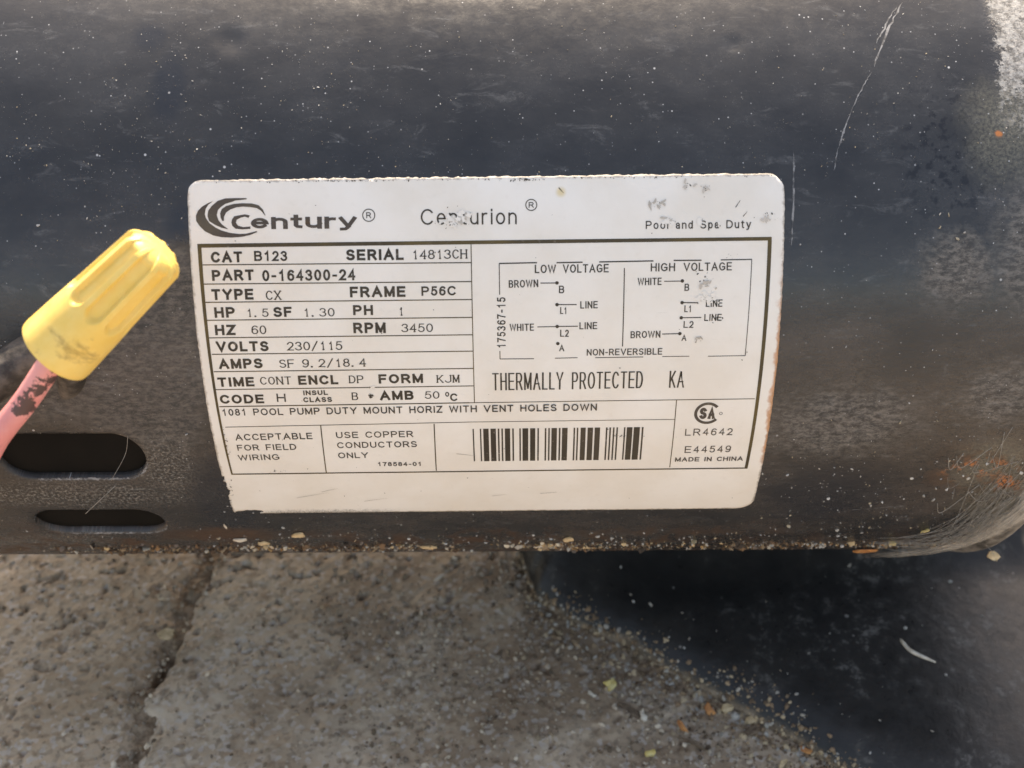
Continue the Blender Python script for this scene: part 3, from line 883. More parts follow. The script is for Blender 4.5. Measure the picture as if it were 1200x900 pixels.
def ink_text(mesh, s, style, u0, v0, u1, v1, h, up=None):
    th, gap, serif, thin = STYLE[style]
    t = th * h
    mono = style == 's'
    ws = [(.52 if ch not in './' else .5) if mono and ch != ' ' else FONT[ch][0] for ch in s]
    gaps = [gap] * (len(s) - 1)
    tot = sum(ws) + sum(gaps)
    p0 = np.array([u0, v0]); d = np.array([u1 - u0, v1 - v0]); L = np.linalg.norm(d); ex = d / L
    ey = np.array([ex[1], -ex[0]]) if up is None else np.array(up, float)
    if up is not None: ex = d / L
    # room for strokes: every box is w*k + t wide, its skeleton inset by half a stroke
    k = (L - t * len(s)) / tot if not mono else (L - t) / tot
    x = 0.0
    lift = 0.0
    for i, ch in enumerate(s):
        w, st = FONT[ch]
        bw_ = ws[i] * k
        for q in st:
            closed = len(q) and q[0] == 'o'
            pp = np.array(q[1:] if closed else q, float)
            sx_ = (pp[:, 0] * (bw_ / w if w > 0.05 else k)) if not mono else (pp[:, 0] / max(w, .3)) * bw_ * (1.0 if ch not in '.1' else 0.62) + (bw_ * .22 if ch == '1' else 0)
            X_ = x + t / 2 + sx_
            Y_ = t / 2 + pp[:, 1] * (h - t)
            w2 = p0 + X_[:, None] * ex + Y_[:, None] * ey
            lift += 0.0015
            ink_path(mesh, w2, t * (1.0 if ch != '.' else 1.5), closed, thin, 0 if closed else t * 0.45, lift)
            if serif and not closed and ch not in './':
                for e_, nb in ((0, 1), (-1, -2)):
                    if pp[e_, 1] in (0.0, 1.0) and abs(pp[nb, 1] - pp[e_, 1]) > 0.25:
                        c = w2[e_]; sw_ = 0.12 * h
                        lift += 0.0015
                        ink_path(mesh, [c - ex * sw_, c + ex * sw_], t * 0.75, False, 0.8, 0, lift)
        x += bw_ + t + (gaps[i] * k if i < len(gaps) else 0) if not mono else bw_ + (gaps[i] * k if i < len(gaps) else 0)

TEXT = [
  ('CAT', 'b', 1.62, 3.12, 7.45, 3.11, 2.05, 't'), ('B123', 'm', 9.64, 2.9, 15.78, 2.98, 1.89, 't'),
  ('PART', 'b', 1.6, 6.51, 9.43, 6.5, 2.07, 't'), ('0-164300-24', 'm', 10.96, 6.69, 28.31, 6.72, 2.11, 't'),
  ('TYPE', 'b', 1.24, 10.14, 9.1, 10.15, 2.11, 't'), ('CX', 's', 11.38, 10.27, 14.26, 10.28, 1.83, 't'),
  ('HP', 'b', 1.51, 13.57, 5.36, 13.56, 2.08, 't'), ('1.5', 's', 7.45, 13.5, 11.66, 13.52, 1.65, 't'),
  ('SF', 'b', 12.58, 13.57, 16.07, 13.56, 1.98, 't'), ('1.30', 's', 18.15, 13.59, 24.08, 13.6, 1.7, 't'),
  ('HZ', 'b', 1.29, 17.0, 5.16, 17.02, 2.09, 't'), ('60', 's', 8.16, 16.89, 10.98, 16.91, 1.77, 't'),
  ('SERIAL', 'b', 26.73, 3.02, 37.45, 3.06, 2.08, 't'), ('14813CH', 's', 38.94, 2.98, 49.24, 2.97, 1.79, 't'),
  ('FRAME', 'b', 27.14, 9.97, 37.57, 9.99, 2.07, 't'), ('P56C', 'm', 40.54, 9.84, 47.02, 9.82, 1.81, 't'),
  ('PH', 'b', 27.56, 13.4, 31.31, 13.43, 1.98, 't'), ('1', 's', 36.12, 13.6, 37.09, 13.61, 1.74, 't'),
  ('RPM', 'b', 27.42, 16.96, 33.55, 16.99, 2.13, 't'), ('3450', 's', 36.53, 16.88, 42.48, 16.91, 1.74, 't'),
  ('VOLTS', 'b', 1.19, 20.33, 11.12, 20.35, 2.08, 't'), ('230/115', 's', 14.63, 20.29, 25.14, 20.29, 1.82, 't'),
  ('AMPS', 'b', 1.27, 23.96, 9.66, 23.87, 2.11, 't'), ('SF 9.2/18.4', 's', 12.84, 23.86, 29.44, 23.8, 1.79, 't'),
  ('TIME', 'b', 0.6, 27.8, 7.67, 27.77, 2.08, 't'), ('CONT', 's', 8.79, 27.44, 14.8, 27.42, 1.76, 't'),
  ('ENCL', 'b', 16.14, 27.55, 23.85, 27.53, 2.04, 't'), ('CODE', 'b', 0.54, 31.59, 9.1, 31.6, 2.04, 't'),
  ('H', 'r', 11.58, 31.32, 13.32, 31.35, 1.9, 't'), ('INSUL', 'b', 16.85, 29.88, 21.62, 29.85, 1.07, 't'),
  ('CLASS', 'b', 16.7, 31.49, 22.28, 31.48, 1.15, 't'), ('DP', 's', 25.92, 27.35, 28.72, 27.35, 1.72, 't'),
  ('FORM', 'b', 31.62, 27.51, 40.19, 27.48, 2.04, 't'), ('KJM', 's', 42.83, 27.52, 47.2, 27.49, 1.73, 't'),
  ('B', 's', 26.16, 31.14, 27.4, 31.16, 1.8, 't'), ('AMB', 'b', 31.63, 31.26, 38.2, 31.18, 2.09, 't'),
  ('50', 's', 40.36, 31.06, 43.22, 31.06, 1.74, 't'), ('o', 'r', 44.33, 30.59, 45.11, 30.6, 1.42, 't'),
  ('C', 'm', 45.25, 31.62, 46.69, 31.64, 1.75, 't'), ('1081 POOL PUMP DUTY MOUNT HORIZ WITH VENT HOLES DOWN', 'r', 0.53, 34.42, 73.92, 34.18, 1.6, 'n'),
  ('ACCEPTABLE', 'r', 2.24, 40.63, 17.57, 40.47, 1.63, 'n'), ('FOR FIELD', 'r', 2.23, 43.38, 14.04, 43.29, 1.59, 'n'),
  ('WIRING', 'r', 1.99, 46.12, 10.3, 46.04, 1.6, 'n'), ('USE COPPER', 'r', 22.3, 40.34, 37.63, 40.25, 1.58, 'n'),
  ('CONDUCTORS', 'r', 22.25, 43.01, 38.21, 42.91, 1.58, 'n'), ('ONLY', 'r', 22.18, 45.82, 28.22, 45.8, 1.59, 'n'),
  ('178584-01', 'm', 29.89, 48.25, 38.88, 48.3, 1.19, 'n'), ('LR4642', 'l', 91.72, 40.77, 101.18, 40.74, 1.76, 'c'),
  ('E44549', 'l', 92.04, 45.44, 101.34, 45.35, 1.83, 'c'), ('MADE IN CHINA', 'm', 90.32, 47.95, 104.12, 47.85, 1.25, 'c'),
  ('LOW', 'k', 61.81, 5.82, 65.77, 5.84, 1.59, 'w'), ('VOLTAGE', 'k', 67.06, 5.84, 75.64, 5.85, 1.6, 'w'),
  ('BROWN', 'k', 56.93, 8.52, 62.45, 8.45, 1.45, 'w'), ('B', 'k', 66.32, 9.67, 67.32, 9.68, 1.46, 'w'),
  ('LINE', 'k', 70.35, 12.67, 73.65, 12.65, 1.42, 'w'), ('L1', 'k', 66.54, 13.66, 67.86, 13.68, 1.34, 'w'),
  ('WHITE', 'k', 57.0, 16.9, 61.61, 16.88, 1.42, 'w'), ('LINE', 'k', 70.22, 16.74, 73.59, 16.73, 1.4, 'w'),
  ('L2', 'k', 66.56, 18.17, 68.21, 18.19, 1.43, 'w'), ('A', 'k', 66.4, 21.12, 67.37, 21.13, 1.35, 'w'),
  ('NON-REVERSIBLE', 'k', 71.68, 22.09, 86.14, 22.06, 1.36, 'w'), ('HIGH', 'k', 83.49, 5.77, 88.05, 5.78, 1.56, 'w'),
  ('VOLTAGE', 'k', 89.65, 5.79, 98.68, 5.77, 1.56, 'w'), ('WHITE', 'k', 81.09, 8.35, 85.59, 8.34, 1.4, 'w'),
  ('B', 'k', 89.9, 9.53, 90.78, 9.54, 1.38, 'w'), ('LINE', 'k', 94.02, 12.65, 97.16, 12.66, 1.43, 'w'),
  ('L1', 'k', 89.99, 13.61, 91.4, 13.62, 1.32, 'w'), ('LINE', 'k', 93.84, 15.39, 97.13, 15.4, 1.37, 'w'),
  ('L2', 'k', 89.95, 16.69, 91.85, 16.72, 1.35, 'w'), ('BROWN', 'k', 79.96, 18.66, 85.64, 18.6, 1.42, 'w'),
  ('A', 'k', 89.69, 19.31, 90.62, 19.32, 1.26, 'w'), ('THERMALLY', 'x', 53.52, 29.32, 67.27, 29.3, 3.82, 'w'),
  ('PROTECTED', 'x', 68.92, 29.29, 82.67, 29.22, 3.74, 'w'), ('KA', 'x', 87.78, 29.24, 90.72, 29.22, 3.74, 'w'),
  ('Centurion', 'c', 40.76, -3.38, 58.55, -3.27, 2.91, 'h'), ('Pool and Spa Duty', 'r2', 82.51, -2.09, 102.1, -2.03, 1.51, 'h'),
  ('entury', 'E', 9.27, -2.92, 28.86, -2.84, 2.84, 'logo'), ('R', 'r', 30.68, -4.73, 31.59, -4.72, 1.09, 'h'),
  ('R', 'r', 60.8, -6.27, 61.75, -6.26, 1.06, 'h'),
]
VERT = ('175367-15', [56.2, 20.3, 56.29, 10.29, 1.6])
LINES = [
  (55.19, 3.92, 62.24, 3.85, 0.24, 'w'), (65.89, 3.91, 70.76, 3.88, 0.24, 'w'),
  (73.87, 3.87, 83.99, 3.8, 0.24, 'w'), (87.77, 3.77, 92.99, 3.79, 0.24, 'w'),
  (96.57, 3.77, 102.38, 3.75, 0.21, 'w'), (55.19, 3.92, 55.19, 9.78, 0.16, 'w'),
  (55.09, 20.9, 55.1, 22.56, 0.16, 'w'), (55.1, 22.56, 61.6, 22.58, 0.16, 'w'),
  (65.6, 22.54, 69.94, 22.5, 0.16, 'w'), (73.32, 22.54, 82.53, 22.51, 0.16, 'w'),
  (86.16, 22.47, 91.36, 22.49, 0.14, 'w'), (94.92, 22.54, 102.07, 22.51, 0.14, 'w'),
  (102.38, 3.75, 102.07, 22.51, 0.14, 'w'), (78.57, 5.07, 78.49, 20.29, 0.19, 'w'),
  (62.86, 7.69, 65.69, 7.71, 0.19, 'w'), (65.96, 11.84, 69.67, 11.88, 0.19, 'w'),
  (62.25, 16.15, 65.85, 16.12, 0.17, 'w'), (66.01, 16.1, 69.94, 16.11, 0.19, 'w'),
  (86.05, 7.65, 89.29, 7.65, 0.17, 'w'), (89.53, 11.76, 92.54, 11.82, 0.21, 'w'),
  (89.48, 14.7, 93.26, 14.68, 0.19, 'w'), (85.97, 17.88, 89.14, 17.84, 0.19, 'w'),
  (0.01, 3.49, 49.94, 3.69, 0.2, 'f'), (0.0, 7.08, 50.0, 7.24, 0.2, 'f'),
  (0.01, 10.55, 50.05, 10.65, 0.2, 'f'), (-0.06, 14.02, 50.02, 14.11, 0.2, 'f'),
  (-0.1, 17.5, 50.03, 17.54, 0.2, 'f'), (0.21, 20.85, 50.02, 20.86, 0.2, 'f'),
  (0.14, 24.49, 49.99, 24.48, 0.2, 'f'), (0.06, 28.39, 49.95, 28.26, 0.2, 'f'),
  (0.2, 32.26, 48.98, 32.07, 0.24, 'f'), (48.98, 32.07, 104.74, 31.96, 0.17, 'f'),
  (0.67, 37.2, 48.85, 36.67, 0.16, 'f'), (48.85, 36.67, 89.37, 36.63, 0.14, 'f'),
  (50.0, 0.25, 49.98, 32.08, 0.17, 'f'), (89.45, 32.01, 89.42, 49.6, 0.17, 'f'),
  (19.5, 37.04, 19.22, 50.23, 0.22, 'f'), (41.88, 37.0, 41.72, 49.82, 0.22, 'f'),
]
DOTS = [[65.96, 7.69], [65.96, 11.84], [66.01, 16.1], [66.14, 19.53], [89.46, 7.62], [89.53, 11.76], [89.48, 14.7], [89.33, 17.83]]
BARS = [[49.44, 49.69, 38.36, 47.13], [50.88, 51.14, 38.36, 47.13], [51.54, 52.61, 38.36, 47.14], [52.99, 54.05, 38.37, 47.14], [54.43, 54.74, 38.37, 47.14], [55.14, 55.45, 38.37, 47.14], [55.83, 56.87, 38.37, 47.15], [57.3, 57.61, 38.38, 47.15], [58.7, 59.0, 38.38, 47.15], [59.33, 60.47, 38.38, 47.15], [60.85, 61.87, 38.39, 47.16], [62.3, 62.6, 38.39, 47.16], [63.77, 64.08, 38.4, 47.17], [64.46, 64.76, 38.4, 47.17], [65.09, 66.18, 38.4, 47.17], [66.56, 66.89, 38.4, 47.17], [67.2, 68.29, 38.4, 47.17], [69.48, 69.79, 38.41, 47.18], [70.12, 70.42, 38.41, 47.18], [70.88, 71.89, 38.41, 47.18], [72.27, 73.34, 38.42, 47.19], [73.67, 74.74, 38.42, 47.19], [75.9, 76.21, 38.43, 47.19], [76.59, 76.9, 38.43, 47.2], [77.3, 77.61, 38.43, 47.2], [77.99, 78.29, 38.43, 47.2], [79.48, 79.77, 38.44, 47.2], [80.05, 81.17, 38.44, 47.2], [81.43, 82.65, 38.44, 47.21], [83.03, 83.36, 38.45, 47.21]]
SWOOSH = [[[2.52, -8.24], [1.56, -7.86], [0.44, -7.25], [-0.37, -6.48], [-0.79, -5.55], [-0.75, -4.61], [-0.16, -3.66], [0.75, -2.72], [2.29, -1.91], [3.85, -1.58], [5.74, -1.48], [7.64, -1.61], [9.08, -1.91], [10.44, -2.44], [10.37, -2.63], [9.09, -2.33], [8.3, -2.15], [7.03, -2.14], [5.46, -2.34], [3.9, -2.79], [2.82, -3.32], [1.75, -4.11], [1.08, -5.06], [0.87, -5.84], [1.06, -6.77], [1.56, -7.55]], [[8.67, -8.68], [6.62, -8.71], [4.73, -8.68], [3.31, -8.23], [2.18, -7.31], [1.52, -6.46], [1.36, -5.52], [1.61, -4.58], [2.84, -3.78], [3.93, -3.3], [5.14, -3.01], [3.95, -3.93], [3.35, -4.72], [3.07, -5.66], [3.34, -6.59], [3.9, -7.13], [4.71, -7.67], [5.98, -8.04], [6.61, -8.27], [8.66, -8.46]], [[12.08, -5.47], [11.61, -6.57], [10.84, -7.36], [9.59, -7.69], [7.86, -7.76], [6.28, -7.65], [4.85, -7.28], [4.05, -6.74], [3.71, -5.96], [3.78, -5.18], [4.05, -4.55], [4.37, -4.58], [4.4, -5.33], [4.82, -6.1], [5.62, -6.64], [6.74, -7.02], [8.0, -7.13], [9.41, -7.02], [10.51, -6.82], [11.28, -6.34], [11.97, -5.47]], [[9.18, -5.5], [8.27, -5.72], [7.16, -5.53], [6.29, -5.38], [5.88, -4.84], [5.73, -4.22], [5.91, -3.59], [6.44, -3.11], [7.7, -2.97], [9.2, -3.05], [9.22, -3.47], [7.87, -3.38], [6.94, -3.66], [6.56, -4.21], [6.74, -4.75], [7.46, -5.1], [8.26, -5.31], [8.91, -5.05]]]
RING = [[31.15, -5.27, 1.12], [61.28, -6.8, 1.02]]
CONN = [[-72.58, -103.81, 142.95], [-53.92, -99.6, 159.39]]
WIRE = [[-70.07, -103.09, 145.16], [-74.29, -104.08, 140.04], [-79.56, -105.01, 133.31], [-84.73, -106.68, 127.68], [-93.82, -109.93, 116.68], [-118, -104, 98], [-140, -98, 80], [-165, -70, 72], [-185, -40, 80]]
HANG = [115.02, -66.63, 55.64]
BONE = [[104.5, -55.7, 13.9], [106.3, -59.7, 13.9], [111.5, -63.4, 13.9]]


groups = {g: Mesh() for g in ('t', 'n', 'w', 'h', 'c', 'f')}
logo = Mesh(); border = Mesh(); barcode = Mesh(); marks = []
for s, stl, u0, v0, u1, v1, h, g in TEXT:
    if g == 'h':
        if len(s) > 1:
            tm = Mesh(); ink_text(tm, s, stl, u0, v0, u1, v1, h); tm.build('title_lettering', MAT['ink'], lab)
        else:
            marks.append((s, stl, u0, v0, u1, v1, h))
        continue
    ink_text(logo if g == 'logo' else groups[g], s, stl, u0, v0, u1, v1, h)
q = VERT[1]
ink_text(groups['w'], VERT[0], 'k', q[0], q[1], q[2], q[3], q[4], up=(-1, 0))
for a0, b0, a1, b1, w_, g in LINES: ink_strip(groups[g], (a0, b0), (a1, b1), w_, lift=-0.01)
for a, b in DOTS: ink_poly(groups['w'], [(a + .34 * math.cos(t), b + .34 * math.sin(t)) for t in np.linspace(0, 2 * math.pi, 12, endpoint=False)], 0.01)
for a0, a1, b0, b1 in BARS: ink_strip(barcode, ((a0 + a1) / 2, b0), ((a0 + a1) / 2 + 0.02, b1), (a1 - a0) * 1.0)
for i, p in enumerate(SWOOSH): ink_poly(logo, p, 0.003 * i)
for (a, b, r), mk in zip(RING, marks):
    tm = Mesh(); ink_text(tm, *mk)
    ink_path(tm, [(a + r * math.cos(t), b + r * math.sin(t)) for t in np.linspace(0, 2 * math.pi, 28, endpoint=False)], 0.17, True)
    tm.build('registered_mark', MAT['ink'], lab)
# thick border: heavy on three sides, thin along the foot
ink_strip(border, (-.75, -.05), (106.0, -.05), .72, w1=.66)
ink_strip(border, (-.38, .3), (-.05, 50.1), .72, w1=.34, lift=.003)
ink_strip(border, (105.65, .28), (105.1, 50.1), .74, w1=.62, lift=.003)
ink_strip(border, (-.2, 50.2), (105.4, 50.1), .34, lift=.006)
groups['t'].build('table_lettering', MAT['ink'], lab)
groups['n'].build('notice_lettering', MAT['ink'], lab)
groups['w'].build('wiring_diagram', MAT['ink'], lab)
groups['f'].build('table_rules', MAT['rule'], lab)
logo.build('brand_logo', MAT['logo'], lab)
border.build('border_rule', MAT['rule'], lab)
barcode.build('barcode', MAT['ink'], lab)
# certification mark: an open ring round two letters
cm_ = groups['c']
cu, cv = 95.75, 35.25
ink_path(cm_, [(cu + 2.32 * math.cos(t), cv - 2.30 * math.sin(t)) for t in np.radians(np.linspace(38, 322, 30))], 0.60)
ink_text(cm_, 'S', 'b', cu - 1.55, cv + 1.38, cu - .12, cv + 1.38, 2.75)
ink_text(cm_, 'A', 'b', cu + .10, cv + 1.38, cu + 1.55, cv + 1.38, 2.75)
ink_path(cm_, [(98.4 + .3 * math.cos(t), 35.3 + .3 * math.sin(t)) for t in np.linspace(0, 2 * math.pi, 10, endpoint=False)], 0.1, True)
cm_.build('certification_mark', MAT['logo'], lab)


# worn print: flaked spots that bared the film, with a few dark crumbs
def blot(mesh, u, v, r, lift, asp=1.0, rot=0.0, n=9):
    t = np.linspace(0, 2 * math.pi, n, endpoint=False); rr = r * (0.55 + 0.75 * rng.random(n))
    x = rr * np.cos(t) * asp; y = rr * np.sin(t)
    pts = np.stack([u + x * math.cos(rot) - y * math.sin(rot), v + x * math.sin(rot) + y * math.cos(rot)], -1)
    c = ink_pt(np.array([[u, v]]), lift); e = ink_pt(pts, lift)
    mesh.add(np.concatenate([c, e]), [(0, 1 + (i + 1) % n, 1 + i) for i in range(n)])


film = Mesh(); crumbs = Mesh(); smear = Mesh()
for cu_, cv_, ru_, rv_, nf, nd in [(46.9, -4.4, 2.2, 1.5, 30, 16), (87.0, -3.4, .8, .5, 5, 4), (92.6, -3.2, .4, .5, 3, 2), (96.2, -2.6, .4, .4, 2, 2), (94.0, 11.2, 1.6, 1.3, 15, 10), (30.2, 28.3, .7, .6, 3, 2)]:
    for _ in range(nf):
        blot(film, cu_ + ru_ * rng.normal() * .55, cv_ + rv_ * rng.normal() * .55, .18 + .32 * rng.random(), 0.055 + 0.002 * _, 1.3, rng.random() * 3)
    for _ in range(nd):
        blot(crumbs, cu_ + ru_ * rng.normal() * .7, cv_ + rv_ * rng.normal() * .7, .04 + .07 * rng.random() ** 2, 0.11, 1.6, rng.random() * 3, 6)
for cu_, cv_, ru_, rv_, nd in [(84.6, -6.6, 1.2, .8, 8), (90.5, -10.0, .9, .5, 7), (93.5, -9.6, .8, 1.4, 8), (105.5, -4.4, 2.0, .9, 12), (98.5, 3.0, 1.0, .4, 5), (93.8, 7.5, 1.8, 1.4, 12), (101.8, 22.5, .5, 1.0, 10), (79.5, 40.6, 2.4, .3, 22), (9.0, 49.4, 1.6, .4, 14), (-1.3, 56, .5, 2.5, 26), (96.5, 15.2, 1.4, .5, 10), (60, -11.4, 3, .2, 40), (30, -11.6, 22, .15, 80), (85, -11.6, 16, .15, 40), (29.9, 30.3, .45, .5, 40), (0.2, 41, .3, 3, 26)]:
    for _ in range(nd):
        blot(crumbs, cu_ + ru_ * rng.normal() * .6, cv_ + rv_ * rng.normal() * .6, .035 + .10 * rng.random() ** 2.5, 0.02 + .001 * (_ % 30), 1.8, rng.random() * 3, 6)
for _ in range(60):
    blot(crumbs, rng.uniform(0, 106), rng.uniform(-10, 63), .03 + .10 * rng.random() ** 3, 0.09, 1.6, rng.random() * 3, 6)
for cu_, cv_, n_ in [(84.6, -6.6, 9), (93.2, 18.8, 7), (47.2, -4.2, 8), (105.6, -3.6, 9), (86.5, -3.6, 4), (90.4, -10, 5), (93.4, -9.4, 6), (94, 8, 8)]:
    for _ in range(n_):
        blot(smear, cu_ + rng.normal() * .8, cv_ + rng.normal() * .4, .08 + .2 * rng.random(), 0.10 + .002 * _, 1.0 + 2.2 * rng.random(), rng.random() * 3, 9)
for a, b, c, d in [((99.2, -5.9), (100.1, -7.2), .14, 0), ((100.6, -4.2), (101.4, -5.1), .14, 0), ((66.4, -9.9), (67.3, -8.9), .2, 0), ((63.0, 57.8), (66.5, 57.4), .07, 0)]:
    ink_strip(crumbs, a, b, c, 0.4, w1=.05, lift=.03)
for a, b in [((12, 58.5), (19, 56.6)), ((46, 44.9), (50, 45.6)), ((26, 60), (31, 58.9)), ((53, 58.5), (56, 58.0)), ((17.5, 56.4), (21, 55.2))]:
    ink_strip(smear, a, b, .16, 0.5, w1=.04, lift=.03)
film.build('flaked_print', MAT['label'], lab, kind='stuff', uv=np.tile([[40.0, 57.0]], (film.n, 1)))
crumbs.build('dirt_specks', MAT['ink'], lab, kind='stuff')
smear.build('grey_smears', MAT['faint'], lab, kind='stuff')

# ------------------------------------------------------------------ wire and twist-on connector
def place(o, loc, zax, fwd):
    z = Vector(zax).normalized(); y = Vector(fwd); y = (y - z * y.dot(z)).normalized(); x = y.cross(z)
    o.rotation_mode = 'QUATERNION'
    o.rotation_quaternion = Matrix((x, y, z)).transposed().to_quaternion()
    o.location = loc


CB = np.array(CONN[0]) * MM; CT = np.array(CONN[1]) * MM
cl = np.linalg.norm(CT - CB)
lead = empty('capped_wire', tuple(CB), 'pink insulated wire capped with a yellow twist-on connector beside the label', 'wire')
nth, nz = 450, 150
th = np.arange(nth) * 2 * math.pi / nth
z = np.concatenate([np.linspace(0, .94, nz), .94 + .06 * np.sin(np.linspace(0.1, math.pi / 2, 12))])
NG = 9
prof = np.interp(z, [0, .03, .30, .45, .94, 1.0], [6.4, 6.45, 6.1, 5.85, 5.2, 4.85])
dome = np.where(z > .94, 1 - 0.22 * ((z - .94) / .06) ** 2, 1.0)
ph = (th * NG / (2 * math.pi) + 0.28) % 1.0
g = np.clip((0.37 - np.abs(ph - 0.5)) / 0.035, 0, 1); g = g * g * (3 - 2 * g)
zz = z[:, None] - (0.40 + 0.05 * (np.abs(ph - 0.5) / 0.36) ** 2)[None]
depth = np.clip(zz / 0.05, 0, 1); depth = depth * depth * (3 - 2 * depth)
fade = np.clip((0.97 - z) / 0.035, 0, 1)[:, None]
rr = (prof * dome)[:, None] - 0.95 * g[None] * depth * (0.45 + 0.55 * fade)
vv = np.stack([rr * np.cos(th), rr * np.sin(th), np.repeat((z * cl * 1000)[:, None], nth, 1)], -1)
top = [vv.reshape(-1, 3)]
f = []
K = len(z)
for i in range(K - 1):
    for j in range(nth):
        k2 = (j + 1) % nth; f.append((i * nth + j, i * nth + k2, (i + 1) * nth + k2, (i + 1) * nth + j))
n0 = K * nth
# rounded end, then the open skirt: rim and inner bore
for sc_r, dz in ((.7, .010), (.35, .016)):
    top.append(np.stack([vv[-1, :, 0] * sc_r, vv[-1, :, 1] * sc_r, np.full(nth, (1 + dz) * cl * 1000)], -1))
for lv, (ra, rb) in enumerate(((K - 1, K), (K, K + 1))):
    for j in range(nth):
        k2 = (j + 1) % nth; f.append((ra * nth + j, ra * nth + k2, rb * nth + k2, rb * nth + j))
f.append(tuple((K + 1) * nth + j for j in range(nth)))
for r_, z_ in ((6.0, -0.2), (5.4, 0.1), (4.8, 6.0), (2.0, 8.0)):
    top.append(np.stack([r_ * np.cos(th), r_ * np.sin(th), np.full(nth, z_)], -1))
prev = 0
for lv in range(4):
    cur = K + 2 + lv
    for j in range(nth):
        k2 = (j + 1) % nth; f.append((cur * nth + j, cur * nth + k2, prev * nth + k2, prev * nth + j))
    prev = cur
conn = mobj('wire_connector', np.concatenate(top) * MM, f, MAT['yellow'], None)
conn.parent = lead
fw = Vector((0.0, 0.795, -0.606))
place(conn, (0, 0, 0), CT - CB, fw)
conn['label'] = 'yellow fluted twist-on wire connector with a brown smudge'
wp = catmull([np.array(p) * MM for p in WIRE], 10)
v, f = tube(wp, 2.1 * MM, 28)
mobj('insulated_wire', v, f, MAT['wire'], lead)['label'] = 'pink insulation marked with dark scuffs'

CABLE = [[-185, -60, 110], [-150, -88, 112], [-102.82, -90.67, 120.22], [-95.03, -86.55, 122.53], [-88.62, -82.82, 125.83], [-84.0, -80.61, 126.76], [-82.07, -79.01, 123.21], [-82.88, -78.26, 117.57], [-85.59, -77.15, 112.75]]
cp = catmull([np.array(q) * MM for q in CABLE], 10)
cr_ = np.interp(np.arange(len(cp)), [0, len(cp) * .62, len(cp) - 14, len(cp) - 4, len(cp) - 1], [3.9, 3.9, 3.0, 2.2, 1.5]) * MM
v, f = tube(cp, cr_, 24)
tag(mobj('cable', v, f, MAT['rubber'], origin=cp[40]), 'thick dusty black cable curling behind the yellow connector', 'cable')

# ------------------------------------------------------------------ loose bits: chips, leaves, twigs, each its own thing
def chip(name, label, pos, nrm, along, L, Wd, T, mat, cat, group=None, seed=0, n=10, bend=0.0):
    """irregular flat flake with thickness; pos in metres, L/Wd/T in mm"""
    r = np.random.default_rng(seed)
    z = Vector(nrm).normalized(); x = Vector(along); x = (x - z * x.dot(z)).normalized(); y = z.cross(x)
    t = np.linspace(0, 2 * math.pi, n, endpoint=False) + r.normal(size=n) * .12
    e = 0.75; T = T * .6
    px = np.sign(np.cos(t)) * np.abs(np.cos(t)) ** e * L / 2 * (0.65 + .55 * r.random(n)); py = np.sign(np.sin(t)) * np.abs(np.sin(t)) ** e * Wd / 2 * (0.6 + .6 * r.random(n))
    vs = []
    for k, (sc_, zz_) in enumerate(((.96, 0), (1.0, T * .35), (.98, T * .8), (.80, T))):
        vs.append(np.stack([px * sc_, py * sc_, zz_ + bend * (px / (L / 2)) ** 2 + T * .25 * r.normal(size=n)], -1))
    vs.append(np.array([[0, 0, T * 1.02], [0, 0, 0]]))
    v = np.concatenate(vs); f = []
    for k in range(3):
        for i in range(n): f.append((k * n + i, k * n + (i + 1) % n, (k + 1) * n + (i + 1) % n, (k + 1) * n + i))
    for i in range(n):
        f.append((3 * n + i, 3 * n + (i + 1) % n, 4 * n)); f.append(((i + 1) % n, i, 4 * n + 1))
    M3 = np.array([list(x), list(y), list(z)])
    w = v @ M3 * MM + np.asarray(pos)
    o = mobj(name, w, f, mat, smooth=False, origin=pos)
    tag(o, label, cat, group)
    return o


def on_shell(s, a, off=0.1):
    p = shell_pt(s, a, off); q = shell_pt(s, a, 5.0); return p, q - p


def on_ground(x, y, dz=0.2): return np.array([x, y, float(ground_z(x, y)) + dz]) * MM


def shell_chip(name, label, s, a, ang, L, Wd, T, mat, cat, seed, group=None, off=0.1):
    p, n = on_shell(s, a, off)
    b = shell_pt(s, a + 1.0, off) - p; b /= np.linalg.norm(b)
    al = np.array([math.cos(ang), 0, 0]) + b * math.sin(ang)
    return chip(name, label, p, n, al, L, Wd, T, mat, cat, group, seed)


GS = 'flakes caught along the underside of the motor'
shell_chip('wood_chip', 'squarish tan chip stuck under the label below the table middle', 15.0, 83.5, .3, 2.6, 3.2, .7, MAT['tan'], 'chip', 1, GS)
shell_chip('wood_chip', 'pale tan chip stuck on the motor under the label foot, right of the torn corner', -45.0, 78.8, .35, 2.9, 3.0, .7, MAT['tan'], 'chip', 2, GS)
shell_chip('wood_chip', 'cream flake under the bottom left corner of the label', -58.5, 82.0, -.2, 3.3, 2.2, .6, MAT['pale'], 'chip', 3, GS)
shell_chip('wood_chip', 'small tan flake just below the torn label corner, at the motor edge', -54.0, 85.0, .1, 2.6, 2.6, .6, MAT['tan'], 'chip', 4, GS)
shell_chip('wood_chip', 'long thin tan sliver at the motor edge below the words use copper', -16.8, 90.2, .02, 3.8, 2.6, .6, MAT['tan'], 'chip', 5, GS)
shell_chip('wood_chip', 'slim pale sliver at the motor edge, below and left of the barcode', 9.0, 90.6, 0, 3.6, 2.0, .5, MAT['pale'], 'chip', 6, GS)
shell_chip('wood_chip', 'slim tan sliver at the motor edge straight below the barcode', 19.5, 91.0, .05, 4.8, 2.2, .6, MAT['tan'], 'chip', 7, GS)
shell_chip('dead_leaf', 'long orange leaf scrap hanging from the motor edge near the right end', 87.0, 99.0, .03, 7.2, 7.0, .6, MAT['orange'], 'leaf', 8, off=0.5)
